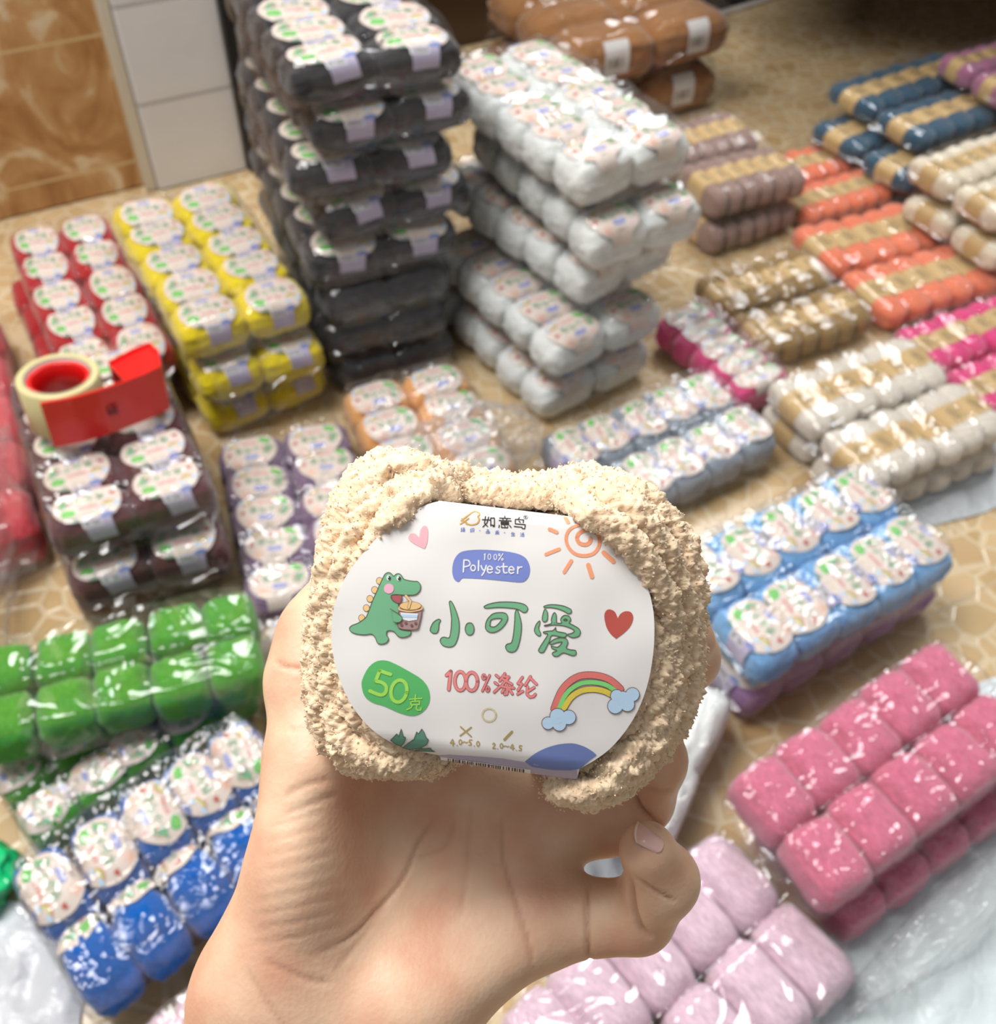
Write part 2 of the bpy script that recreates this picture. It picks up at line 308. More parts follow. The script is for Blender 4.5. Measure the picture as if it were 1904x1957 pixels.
    for st in ([(414,572),(408,680)], [(414,573),(452,576),(470,602),(455,626),(414,634)], [(548,578),(545,668)], [(569,624),(580,652),(592,664)], [(617,622),(600,675),(577,712)],
               [(629,656),(671,657),(664,636),(646,629),(629,643),(628,674),(645,690),(670,681)], [(742,641),(726,632),(709,643),(720,659),(738,668),(736,686),(716,692),(702,684)],
               [(774,604),(774,668),(784,690),(806,687)], [(754,632),(806,633)], [(824,660),(868,662),(860,641),(842,633),(825,647),(824,678),(842,694),(866,686)], [(905,634),(902,695)], [(903,660),(918,640),(941,636)]):
        A.line(a(st), 2.8, w, 4, n=3)
    # sun
    o = 'ink_orange'
    A.line(a([(1455,255),(1390,282),(1350,335),(1344,400),(1372,467),(1430,517),(1510,533),(1590,513),(1638,455),(1648,385),(1618,328),(1560,300),(1500,307),(1455,335),(1442,378),(1468,420),(1522,432),(1560,408),(1566,375)]), [6, 8], o, 2)
    for p, q, wd in (((1335,170),(1360,228),8.4),((1192,292),(1258,320),7.2),((1160,520),(1280,473),6.8),((1326,682),(1390,580),7.2),((1545,618),(1578,724),9),((1686,505),(1772,585),9)):
        A.line(a([p, q]), wd, o, 2)
    # green cartoon reptile sipping a drink
    ol, g = 'ink_olive', 'ink_green'
    for c in ((742,1185),(703,1258),(665,1330),(636,1405),(598,1486)):
        A.ell(z3([c])[0], 6.6, 7.2, ol, 2, n=12); A.ell(z3([c])[0], 5.6, 6.2, 'ink_tan', 3, n=12)
    body = [(775,1150),(792,1125),(820,1117),(845,1133),(856,1146),(880,1128),(905,1128),(926,1150),(938,1170),(980,1182),(1020,1188),(1050,1190),(1072,1215),(1072,1252),(1055,1280),(1020,1298),(940,1299),(870,1294),(838,1302),(836,1325),(855,1350),(890,1366),(896,1400),(905,1460),(900,1520),(900,1570),(960,1588),(995,1592),(985,1625),(930,1642),(890,1630),(855,1592),(805,1590),(800,1625),(815,1650),(800,1682),(760,1696),(725,1686),(710,1650),(680,1615),(620,1620),(550,1612),(508,1592),(500,1566),(520,1545),(570,1525),(620,1490),(642,1460),(690,1335),(722,1265),(748,1205)]
    A.opoly(z3(body), g, ol, 1.3, 4, n=3)
    A.opoly(z3([(838,1302),(872,1297),(920,1302),(916,1350),(900,1366),(872,1358),(846,1336)]), 'ink_plum', ol, 1, 6, n=3)
    for c in ((817,1160),(898,1163)):
        A.ell(z3([c])[0], 4.2, 5.2, 'ink_white', 6); A.ell(z3([(c[0]+4, c[1]+1)])[0], 2.9, 4, k, 7); A.ell(z3([(c[0]-2, c[1]-5)])[0], 1, 1.4, w, 8, n=8)
    A.ell(z3([(818,1248)])[0], 9.6, 9.6, 'ink_blush', 6)
    A.opoly(z3([(905,1420),(992,1432),(1080,1418),(1062,1540),(1042,1576),(970,1580),(910,1570),(889,1540)]), 'ink_tea', 'ink_brown', 1.4, 6, n=3)
    A.poly(z3([(912,1440),(1055,1450),(1045,1500),(980,1510),(918,1495)]), 'ink_white', 8); A.poly(z3([(918,1455),(1052,1462),(1048,1482),(922,1478)]), 'ink_sky', 9)
    for c in ((920,1542),(955,1525),(1002,1545),(1035,1528)): A.ell(z3([c])[0], 2.8, 2.8, 'ink_brown', 9, n=10)
    A.oline(z3([(905,1395),(905,1418),(992,1432),(1080,1415),(1082,1390)]), 3, 'ink_tan', 'ink_brown', .6, 8, n=3)
    A.ell(z3([(992,1388)])[0], 21.5, 8.6, 'ink_brown', 10); A.ell(z3([(992,1387)])[0], 20.4, 7.6, 'ink_tan', 11)
    A.oline(z3([(955,1305),(993,1348),(978,1402)]), 4.2, 'ink_tan', 'ink_brown', .7, 12, n=1)
    A.opoly(z3([(845,1425),(885,1448),(918,1470),(924,1495),(908,1518),(880,1520),(850,1500)]), g, g, .5, 10, n=3)
    A.line(z3([(828,1410),(888,1448),(920,1472),(925,1494),(910,1516),(882,1522),(856,1518)]), 1.2, ol, 12)
    # three big brush characters
    z2 = Z(5.6, 800, 1120)
    for pts, h in (([(125,478),(135,430),(165,382),(212,355),(236,366),(220,402),(215,460),(198,500),(158,505)], ()),
              ([(329,175),(346,161),(372,198),(410,290),(433,382),(434,480),(416,570),(380,636),(325,653),(262,636),(231,592),(242,558),(275,545),(326,552),(345,480),(352,350),(340,250)], ()),
              ([(547,393),(580,408),(595,460),(582,508),(548,525),(514,508),(499,460),(514,408)], ()),
              ([(704,216),(760,190),(850,172),(960,169),(1070,178),(1140,200),(1169,235),(1155,275),(1120,281),(1060,247),(960,233),(850,228),(720,236)], ()),
              ([(715,430),(735,360),(790,300),(860,283),(930,290),(955,330),(945,380),(900,442),(840,485),(780,497),(730,475)], ([(765,420),(782,358),(888,347),(872,385),(820,433),(772,432)],)),
              ([(1034,285),(1055,253),(1076,300),(1099,390),(1100,480),(1082,590),(1050,680),(1000,708),(950,692),(931,650),(950,620),(992,606),(1012,540),(1027,400)], ()),
              ([(1345,215),(1400,199),(1480,200),(1560,215),(1632,250),(1632,286),(1600,294),(1550,265),(1480,240),(1400,229),(1348,231)], ()),
              ([(1324,340),(1340,270),(1357,248),(1379,280),(1381,350),(1360,381),(1330,375)], ()),
              ([(1240,470),(1260,410),(1297,371),(1298,405),(1286,450),(1309,515),(1290,534),(1255,510)], ()),
              ([(1350,420),(1420,400),(1420,360),(1436,308),(1455,283),(1473,308),(1476,380),(1490,396),(1530,393),(1521,360),(1540,325),(1573,312),(1615,325),(1630,362),(1612,395),(1640,410),(1710,450),(1733,490),(1715,535),(1655,552),(1604,532),(1598,515),(1640,505),(1668,480),(1630,450),(1540,422),(1440,416),(1360,428)], ([(1553,362),(1573,351),(1592,362),(1573,373)],)),
              ([(1338,490),(1400,480),(1440,475),(1470,443),(1476,482),(1578,505),(1577,540),(1540,548),(1430,528),(1400,590),(1350,690),(1320,713),(1288,700),(1290,670),(1340,590),(1384,515),(1345,506)], ()),
              ([(1404,610),(1450,570),(1520,552),(1582,565),(1599,610),(1582,660),(1622,680),(1682,690),(1682,735),(1640,742),(1550,715),(1490,750),(1445,746),(1433,715),(1480,690),(1430,668),(1424,643),(1490,652),(1536,600),(1480,606),(1420,626)], ())):
        A.opoly(z2(pts), 'ink_green', ol, 1.5, 2, [z2(q) for q in h], n=3)
    # weight pebble
    z5 = Z(4.76, 560, 1170)
    A.poly(spline(z5([(624,660),(640,590),(690,500),(762,446),(850,440),(940,475),(1060,540),(1170,610),(1230,690),(1246,790),(1215,870),(1150,927),(1070,942),(960,912),(830,855),(720,820),(650,760)]), 4, True), 'ink_leaf', 2)
    lm = 'ink_lime'
    A.line(z5([(888,566),(845,552),(790,532)]), 6.8, lm, 4, n=2); A.line(z5([(790,532),(752,628)]), 6.8, lm, 4); A.line(z5([(752,628),(810,640),(850,680),(838,735),(790,752),(700,716)]), 6.8, lm, 4, n=4)
    ring((964,718), 72, 102, 6.6, 20, lm, 4, -.15+.35, z5)
    for st in ([(1062,792),(1172,784)], [(1115,752),(1112,812)], [(1072,812),(1152,808),(1150,840),(1074,842),(1072,812)], [(1090,842),(1075,868),(1038,886)], [(1126,842),(1122,878),(1135,892),(1162,890),(1166,868)]):
        A.line(z5(st), 2.6, lm, 4, n=1)
    # pink fibre line
    zc = Z(4.327, 800, 1260); pk, pe = 'ink_coral', 'ink_plum'
    def rg(c, rx, ry, n=16): return zc([(c[0]+rx*math.cos(t), c[1]+ry*math.sin(t)) for t in [2*PI*q/n for q in range(n)]])
    pink = [(zc([(232,132),(266,100)]), 5.4, 0), (zc([(266,100),(250,250)]), 5.4, 0), (rg((345,180),46,78), 5.0, 1), (rg((440,184),48,76), 5.0, 1),
            (rg((540,145),13,20,10), 2.6, 1), (rg((572,246),13,20,10), 2.6, 1), (zc([(588,132),(528,262)]), 3.4, 0)]
    for st in ([(642,132),(664,150)], [(632,192),(654,208)], [(626,272),(678,222)], [(714,118),(672,178)], [(704,142),(748,146),(692,212)], [(700,165),(772,206)], [(692,226),(790,238)], [(736,214),(732,286),(712,290)], [(706,250),(690,272)], [(752,250),(776,286)],
               [(860,148),(822,200),(856,204),(822,256)], [(820,288),(862,264)], [(926,142),(882,214)], [(922,152),(976,206)], [(956,232),(902,268)], [(902,226),(896,288),(920,312),(950,308),(966,288)]):
        pink.append((zc(st), 4.0, 0))
    for pts, wd, c in pink: A.line(pts, wd+2, pe, 2, closed=bool(c), n=1)
    for pts, wd, c in pink: A.line(pts, wd, pk, 3, closed=bool(c), n=1)
    # rainbow and clouds
    arcs = (([(1120,412),(1190,250),(1305,150),(1440,131),(1575,165),(1672,245)], 11.8, 'ink_rainbow_red'), ([(1162,405),(1228,278),(1330,205),(1440,190),(1552,212),(1640,270)], 8.6, 'ink_rainbow_green'), ([(1204,402),(1262,315),(1345,262),(1440,248),(1530,262),(1612,302)], 10.6, 'ink_rainbow_yellow'))
    for p, wd, c in arcs: A.line(zc(p), wd+2.4, 'ink_brown', 2, n=6)
    for p, wd, c in arcs: A.line(zc(p), wd, c, 3, n=6)
    for cl in (((1072,528,52),(1150,470,64),(1242,480,60),(1165,535,58)), ((1640,302,52),(1770,292,58),(1628,386,64),(1728,372,60),(1688,330,66))):
        for x, y, rr in cl: A.ell(zc([(x, y)])[0], rr/4.327+.8, rr/4.327+.8, 'ink_brown', 5)
        for x, y, rr in cl: A.ell(zc([(x, y)])[0], rr/4.327-.6, rr/4.327-.6, 'ink_sky', 6)
    # needle and hook sizes
    A.line(rg((583,460),57,54), 3.4, 'ink_sand', 2, closed=True, n=1)
    gd = 'ink_gold'
    for st in ([(348,558),(436,638)], [(436,562),(344,632)]): A.line(zc(st), 2.8, gd, 2)
    A.line(zc([(773,598),(710,664)]), 4.6, gd, 2)
    for st in ([(282,660),(262,692),(298,694)], [(288,672),(285,716)], [(318,712),(320,713)], [(366,688),(378,680),(392,690),(406,684)], [(442,666),(422,666),(418,686),(434,688),(436,706),(414,710)], [(460,716),(462,717)],
               [(612,702),(624,692),(634,704),(613,736),(638,737)], [(654,740),(656,741)], [(706,720),(720,716),(734,724),(748,719)], [(777,702),(759,732),(794,736)], [(784,712),(780,750)], [(808,752),(810,753)], [(856,716),(836,713),(833,731),(850,735),(849,752),(828,753)]):
        A.line(zc(st), 1.9, gd, 2, n=1)
    for c in ((346,684),(492,698),(686,716)): A.line(rg(c,12,20,10), 1.9, gd, 2, closed=True, n=1)
    # plants, mound, lavender foot of the band with its bar code
    for pts in ([(886,1166),(912,1138),(945,1105),(962,1130),(985,1062),(1002,1130),(1027,1140),(1010,1190),(986,1226),(938,1206)], [(998,1242),(1050,1190),(1100,1155),(1126,1088),(1142,1106),(1172,1062),(1192,1090),(1210,1140),(1234,1160),(1215,1206),(1160,1242),(1060,1264)], [(1088,1276),(1170,1250),(1250,1238),(1262,1262),(1292,1276)]):
        p = z5(pts); A.poly(p, 'ink_teal', 3); A.line(p, 1.1, ol, 4, closed=True, n=1)
    A.poly(spline(zc([(880,848),(960,782),(1060,732),(1170,702),(1280,696),(1370,722),(1440,762),(1474,793)]), 4) + zc([(1420,832),(1340,905),(1250,925),(1100,925),(940,900)]), 'ink_mound', 2)
    A.poly([(838,1449)] + zc([(250,803),(420,808),(560,815),(700,825),(860,853),(1000,880),(1150,905),(1310,915)]) + [(1104,1492),(1102,1700),(858,1700),(851,1470)], 'ink_lavender', 1)
    q0, q1, q2, q3 = (842,1452),(1014,1476),(1014,1536),(842,1520)
    A.poly([q0, q1, q2, q3], 'ink_white', 2)
    rr = random.Random(4); x = 856
    while x < 1002:
        wd = rr.choice((1.2,1.8,2.6,3.6)); t = (x-842)/172
        A.poly([(x,1454+24*t),(x+wd,1454+24*t),(x+wd,1508+16*t),(x,1508+16*t)], k, 3); x += wd + rr.choice((1.5,2.2,3.4))
    return A.bm

def cut_art(src, step):
    bm = src.copy()
    for ax, lo, hi in ((1, 840, 1700), (0, 640, 1250)):
        st = step if ax == 1 else step*2
        for i in range(int((hi-lo)/st)):
            co = [0, 0, 0]; co[ax] = lo+i*st; no = [0, 0, 0]; no[ax] = 1
            bmesh.ops.bisect_plane(bm, geom=bm.verts[:]+bm.edges[:]+bm.faces[:], dist=1e-4, plane_co=co, plane_no=no)
    return bm
INKS = [mat('print_'+n, c, .55)[0] for n, c in ART_COLORS]
PACK_INKS = [mat('bag_paper_dimmed', (222,208,198), .6)[0]] + INKS[1:]  # same label paper, colour darkened for dimmer light and film over the packs
# pack placement in metres: kind, x, y, z of the underside, turn in degrees, length, width, height
PACKS = {
    'yellow1': ('A', -0.442, 1.235, 0.1435, 121.3, 0.354, 0.188, 0.0715),
    'yellow2': ('A', -0.422, 1.225, 0.0720, 118.3, 0.354, 0.188, 0.0715),
    'yellow3': ('A', -0.442, 1.235, 0.0005, 123.3, 0.354, 0.188, 0.0715),
    'red': ('A', -0.633, 1.222, 0.0750, 120.6, 0.397, 0.157, 0.0750),
    'maroon1': ('A', -0.480, 0.855, 0.1435, 118.9, 0.293, 0.186, 0.0715),
    'maroon2': ('A', -0.468, 0.835, 0.0720, 115.9, 0.293, 0.186, 0.0715),
    'maroon3': ('A', -0.497, 0.866, 0.0005, 118.9, 0.293, 0.186, 0.0715),
    'green1': ('A', -0.404, 0.572, 0.0750, 199.3, 0.305, 0.126, 0.0750),
    'green2': ('A', -0.404, 0.536, 0.0000, 43.9, 0.275, 0.116, 0.0750),
    'blue': ('A', -0.314, 0.393, 0.0000, 223.3, 0.273, 0.178, 0.1050),
    'palelab': ('A', -0.187, 0.237, 0.0000, 224.2, 0.219, 0.170, 0.0700),
    'lblue': ('A', 0.378, 0.753, 0.0750, 32.7, 0.320, 0.186, 0.0750),
    'lilac': ('A', 0.378, 0.763, 0.0000, 34.0, 0.335, 0.195, 0.0750),
    'silver': ('A', 0.227, 1.020, 0.0000, 32.7, 0.307, 0.183, 0.0780),
    'purple': ('A', -0.263, 0.868, 0.0000, 109.2, 0.304, 0.184, 0.0780),
    'beigelab': ('A', -0.175, 0.666, 0.0000, 109.9, 0.113, 0.202, 0.0600),
    'orange': ('A', -0.104, 1.016, 0.0000, 114.8, 0.251, 0.187, 0.0850),
    'white1': ('A', 0.069, 1.346, 0.3280, 125.4, 0.345, 0.190, 0.0820),
    'white2': ('A', 0.104, 1.326, 0.2460, 121.4, 0.345, 0.190, 0.0820),
    'white3': ('A', 0.069, 1.351, 0.1640, 130.4, 0.345, 0.190, 0.0820),
    'white4': ('A', 0.059, 1.288, 0.0820, 126.4, 0.330, 0.215, 0.0820),
    'white5': ('A', 0.051, 1.286, -0.0000, 125.4, 0.330, 0.215, 0.0820),
    'black1': ('A', -0.239, 1.359, 0.4550, 115.8, 0.348, 0.226, 0.0650),
    'black2': ('A', -0.227, 1.359, 0.3900, 117.8, 0.348, 0.226, 0.0650),
    'black3': ('A', -0.245, 1.355, 0.3250, 113.8, 0.348, 0.226, 0.0650),
    'black4': ('A', -0.233, 1.363, 0.2600, 118.8, 0.348, 0.226, 0.0650),
    'black5': ('A', -0.243, 1.355, 0.1950, 114.8, 0.348, 0.226, 0.0650),
    'black6': ('A', -0.247, 1.343, 0.1300, 117.8, 0.348, 0.198, 0.0650),
    'black7': ('A', -0.243, 1.343, 0.0650, 112.8, 0.348, 0.198, 0.0650),
    'black8': ('A', -0.239, 1.340, 0.0000, 116.8, 0.348, 0.198, 0.0650),
    'whitelab': ('A', 0.170, 0.531, 0.0000, 334.4, 0.136, 0.206, 0.1100),
    'deeppink1': ('A', 0.413, 0.492, 0.0750, 35.1, 0.322, 0.151, 0.0750),
    'deeppink2': ('A', 0.451, 0.487, 0.0000, 34.1, 0.322, 0.151, 0.0750),
    'palepink': ('A', 0.189, 0.277, 0.0000, 40.3, 0.310, 0.188, 0.0850),
    'hotlab': ('A', 0.343, 1.232, 0.0000, 122.7, 0.220, 0.100, 0.0750),
    'navy1': ('B', 0.830, 1.950, 0.0950, 33.0, 0.321, 0.259, 0.0500),
    'navy2': ('B', 0.800, 1.890, 0.0450, 35.0, 0.321, 0.259, 0.0500),
    'navy3': ('B', 0.873, 1.935, 0.0000, 31.0, 0.321, 0.259, 0.0450),
    'mauvepink': ('B', 0.988, 1.978, 0.1450, 29.1, 0.247, 0.179, 0.0550),
    'coralback': ('B', 0.600, 1.780, 0.0000, 29.8, 0.212, 0.221, 0.0500),
    'coral1': ('B', 0.710, 1.533, 0.0000, 25.3, 0.301, 0.290, 0.0550),
    'taupe1': ('B', 0.389, 1.720, 0.0650, 27.3, 0.199, 0.277, 0.0650),
    'taupe2': ('B', 0.385, 1.708, 0.0000, 30.3, 0.199, 0.277, 0.0650),
    'olive': ('B', 0.467, 1.381, 0.0000, 26.9, 0.224, 0.225, 0.0600),
    'beige1': ('B', 0.559, 1.078, 0.0500, 29.4, 0.264, 0.239, 0.0500),
    'beige2': ('B', 0.563, 1.076, 0.0000, 27.4, 0.264, 0.239, 0.0500),
    'hotflat': ('B', 0.793, 1.271, 0.0000, 28.3, 0.243, 0.229, 0.0550),
    'cream1': ('B', 0.869, 1.634, 0.1050, 31.3, 0.239, 0.218, 0.0550),
    'cream2': ('B', 0.869, 1.604, 0.0500, 34.3, 0.239, 0.218, 0.0550),
    'cream3': ('B', 0.985, 1.644, 0.0000, 29.3, 0.239, 0.218, 0.0500),
    'caramel1': ('A', 0.193, 2.154, 0.1150, 121.8, 0.360, 0.400, 0.1150),
    'caramel2': ('A', 0.183, 2.164, 0.0000, 121.8, 0.360, 0.400, 0.1150),
    'redbag': ('A', -0.771, 0.977, 0.0000, 115.4, 0.498, 0.182, 0.1000),
}
# ---------------------------------------------------------------- balls of yarn, their paper bands, and the clear bags
def ball_mesh(seed=0, nu=44, nv=30):
    v, f = [], []
    n = 2.9
    for j in range(nv+1):
        th = -PI/2 + PI*j/nv
        for i in range(nu):
            ph = 2*PI*i/nu
            d = (math.cos(th)*math.cos(ph), math.cos(th)*math.sin(ph), math.sin(th))
            r = ((abs(d[0])**5+abs(d[1])**5)**(n/5)+abs(d[2])**n)**(-1/n)
            p = Vector(d)*r
            ang = math.atan2(p.z, p.y)                                    # strands run round the ball
            g = math.sin(ang*15+3*nz(p, 1.6, seed)+p.x*2.2)*.018 + nz(p, 2.4, seed)*.05 + nz(p, 7, seed)*.022
            v.append(p*(1+g))
    for j in range(nv):
        for i in range(nu):
            a, b = j*nu+i, j*nu+(i+1) % nu
            f.append((a, b, b+nu, a+nu))
    return v, f
BALLS = [ball_mesh(s) for s in range(3)]
ART = draw_label()
ART_LOW = cut_art(ART, 26)
def label_mesh(seed):
    # wrap the flat drawing on a ball half-sizes 1 x 1 x 1; the wings lift a little
    bm = ART_LOW.copy(); a, b, c = .046, .0345, .036
    k = .0725/618; R = .0352; rr = random.Random(seed); tw = rr.uniform(-.09, .09); sh = rr.uniform(-.006, .006); cu = rr.uniform(.5, 1.0)
    for vt in bm.verts:
        u, w = (vt.co.x-942)*k, (1205-vt.co.y)*k
        u, w = u*math.cos(tw)-w*math.sin(tw), u*math.sin(tw)+w*math.cos(tw)+sh
        t = min(abs(u)/a, .97); zc = 1-.62*cu*t**3.2
        q = w/R; q = max(-1.9, min(1.9, q))
        off = 1.075 + vt.co.z*.0032 + .03*t*t + .02*nz((u*40, w*40, 0), 1, seed)
        yb = math.sin(q)*(1+.10*t); zz = max(math.cos(q), -.6)
        # pillow cross-section like the ball's
        m = (abs(math.sin(q))**3.2+abs(math.cos(q))**3.2)**(-1/3.2)
        vt.co = Vector((u/a, yb*m*off*.97, zc*zz*m*off))
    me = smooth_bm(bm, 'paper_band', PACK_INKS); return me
LABELS = [label_mesh(s) for s in range(5)]

def film_mesh(seed, flap=True):
    # unit bag: x -1..1 long, y -1..1 across, z 0..1 ; drawn over 5 x 2 balls, crumpled; the underside is what it lies on
    nu, nv = 132, 84; v, f = [], []; N = noise.noise; so = Vector((seed*7.3, -seed*3.1, seed*1.7))
    for j in range(nv+1):
        for i in range(nu+1):
            u, t = -1+2*i/nu, -1+2*j/nv
            q = (u**6+t**6)**(1/6); q = max(q, 1e-6); q = min(q, max(abs(u), abs(t)))*.4+.6*min(q, 1.0)
            q0 = max(abs(u), abs(t), 1e-6); rr = (u**8+t**8)**(-1/8)*q0 if q0 > 1e-5 else 1
            if q < .70: r, z, sn, cs = q/.70*.90, 1.0, 0.0, 1.0
            else:
                ph = (q-.70)/.30*PI/2; sn, cs = math.sin(ph), math.cos(ph); r = .90+.10*sn**.8; z = 1-.93*(1-cs)
            k = r/q0*(1-(1-rr)*min(1, q0)); x, y = u*k, t*k
            p = Vector((x*.165, y*.095, z*.04))+so
            a_ = N(p*9+so)*1.6; g1 = Vector((p.x*math.cos(a_)+p.y*math.sin(a_), (p.y*math.cos(a_)-p.x*math.sin(a_))*.36, p.z*.7))       # folds run in drawn-out streaks
            w = .050*N(p*22) + .060*(.45-abs(N(g1*46+so))) + .024*max(0, .28-abs(N(g1*95-so)))*2 + .012*N(g1*120)
            cre = ((.5+.5*math.cos(x*5*PI))*.06 + max(0, 1-abs(y)*7)*.08)*cs
            w = max(w, -.035)
            v.append(Vector((x*(1.02+w*.30*sn), y*(1.02+w*.5*sn), max(.02, z*(1.0+w*1.25*(.35+.65*cs)-cre)))))
    for j in range(nv):
        for i in range(nu):
            a = j*(nu+1)+i; f.append((a, a+1, a+nu+2, a+nu+1))
    if flap:
        for s in (-1, 1):
            b0 = len(v); m = 16; q = 5
            for k in range(q+1):
                for i in range(m+1):
                    y = -1+2*i/m; t = k/q
                    p = (y*.1, t*.05, s*2.3)
                    v.append(Vector((s*(.97+.13*t*(.6+.5*nz(p, 30, seed))), y*(1-.12*t)*(1-.1*abs(y)), .45+.16*t*nz(p, 40, seed+2)+.10*t*nz(p, 14, seed+7)-.12*t)))
            for k in range(q):
                for i in range(m):
                    a = b0+k*(m+1)+i; f.append((a, a+1, a+m+2, a+m+1))
    return mesh_np('plastic_bag', v, f, [FILM])
FILMS = [film_mesh(s) for s in range(4)]
FILMS_PLAIN = [film_mesh(s+10, False) for s in range(2)]

YM = {}
def ymat(key, rgb, **k):
    if key not in YM: YM[key] = yarn_mat('yarn_'+key, rgb, **k)
    return YM[key]
def copy_of(o, parent, name=None):
    c = o.copy(); COL.objects.link(c); c.parent = parent
    if name: c.name = name
    return c
BALL_SRC = {}
def ball_src(key, m, s):
    if (key, s) not in BALL_SRC: BALL_SRC[key, s] = mesh_np('ball_of_'+key, BALLS[s][0], BALLS[s][1], [m])
    return BALL_SRC[key, s]

def pack(name, spec, colour, rgb, label, group=None, flip=0, labels=True, cols=2, rows=5, flips=None, tilt=0.0, bag=True, film=None, seed=0, cat='yarn pack', gap=1.035, tags=False, bare=()):
    kind, x, y, z, rot, L, W, h = spec; rr = random.Random(hash_name(name)+seed)
    r = empty('yarn_pack', (x, y, z), math.radians(rot)); tag(r, label, cat, group)
    m = ymat(colour, rgb); L *= .985; W *= .985; dl, dw = L/rows, W/cols
    for i in range(rows):
        for j in range(cols):
            b = link('yarn_ball', ball_src(colour, m, rr.randrange(3)), r)
            px = -L/2+dl*(i+.5); py = W/2-dw*(j+.5)
            b.location = (px+rr.uniform(-.002, .002), py+rr.uniform(-.002, .002), h*.432+rr.uniform(-.001, .001))
            fl = flip if flips is None else flips[i*cols+j]
            tj = tilt[j] if isinstance(tilt, (list, tuple)) else tilt
            b.rotation_euler = (Matrix.Rotation(tj+rr.uniform(-.05, .05), 3, 'X') @ Matrix.Rotation(-PI/2+PI*fl+rr.uniform(-.08, .08), 3, 'Z')).to_euler()
            b.scale = (dw*.5*gap, dl*.5*gap*(1.0 if labels else .965), h*.425)
            if tags and i == 0: link('paper_tag', TAG, b)
            if labels and i not in bare:
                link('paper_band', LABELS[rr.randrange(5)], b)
    if bag:
        f = link('plastic_bag', (FILMS if bag == 1 else FILMS_PLAIN)[rr.randrange(4 if bag == 1 else 2)], r)
        f.scale = (L/1.96, W/1.96, h*.955)
        if film: f.material_slots[0].link = 'OBJECT'; f.material_slots[0].material = film
    return r
def tag_mesh():
    # upright paper tag with a bar code on the end of a ball
    v, f, mi = [], [], []
    def patch(x0, x1, z0, z1, off, m, n=6):
        b0 = len(v)
        for j in range(n+1):
            for i in range(n+1):
                x = x0+(x1-x0)*i/n; z = z0+(z1-z0)*j/n
                q = max(0, 1-abs(z)**2.9)**(1/2.9); v.append((x, -(max(0, q**5-abs(x)**5)**.2+.05+off), z*1.04))
        for j in range(n):
            for i in range(n): a = b0+j*(n+1)+i; f.append((a, a+1, a+n+2, a+n+1)); mi.append(m)
    patch(-.27, .27, -.35, .85, 0, 0)
    rr = random.Random(2); x = -.2
    while x < .18:
        w = rr.choice((.015, .025, .04)); patch(x, x+w, -.05, .3, .008, 1, 2); x += w+rr.choice((.02, .03, .045))
    me = mesh_np('paper_tag', v, f, [mat('tag_paper', (226,222,220), .6)[0], INKS[CI['ink_black']]]); me.polygons.foreach_set('material_index', mi); return me
TAG = tag_mesh()
def hash_name(s): return sum((i+1)*ord(c) for i, c in enumerate(s)) % 9973

# flat packs: skeins side by side with a tan paper band round each
def skein_mesh(seed):
    nu, nv = 20, 34; v, f = [], []
    for j in range(nv+1):
        t = -1+2*j/nv; rad = (1-abs(t)**5)**.5 if abs(t) < 1 else 0
        rad *= (1-.13*math.exp(-(t/.34)**2))
        for i in range(nu):
            a = 2*PI*i/nu; p = Vector((math.cos(a), t*3, math.sin(a)))
            n = (abs(p.x)**3.4+abs(p.z)**3.4)**(-1/3.4)
            g = 1+.045*math.sin(a*7+t*5+nz(p, 1.2, seed)*2)+.07*nz(p, 1.1, seed)+.03*nz(p, 4, seed)
            v.append(Vector((math.cos(a)*n*rad*g, t, math.sin(a)*n*rad*g)))
    for j in range(nv):
        for i in range(nu):
            q, w = j*nu+i, j*nu+(i+1) % nu; f.append((q, w, w+nu, q+nu))
    return v, f
SK = [skein_mesh(s) for s in range(3)]
def band_mesh(m, seed):
    nu, nv = 24, 6; v, f = [], []
    for j in range(nv+1):
        t = -.33+.66*j/nv
        for i in range(nu):
            a = 2*PI*i/nu; n = (abs(math.cos(a))**3.4+abs(math.sin(a))**3.4)**(-1/3.4)
            q = .985+.03*nz((math.cos(a), t*3, math.sin(a)), 1.3, seed); v.append(Vector((math.cos(a)*n*q, t, math.sin(a)*n*q)))
    for j in range(nv):
        for i in range(nu):
            q, w = j*nu+i, j*nu+(i+1) % nu; f.append((q, w, w+nu, q+nu))
    return mesh_np('tan_band', v, f, [m])
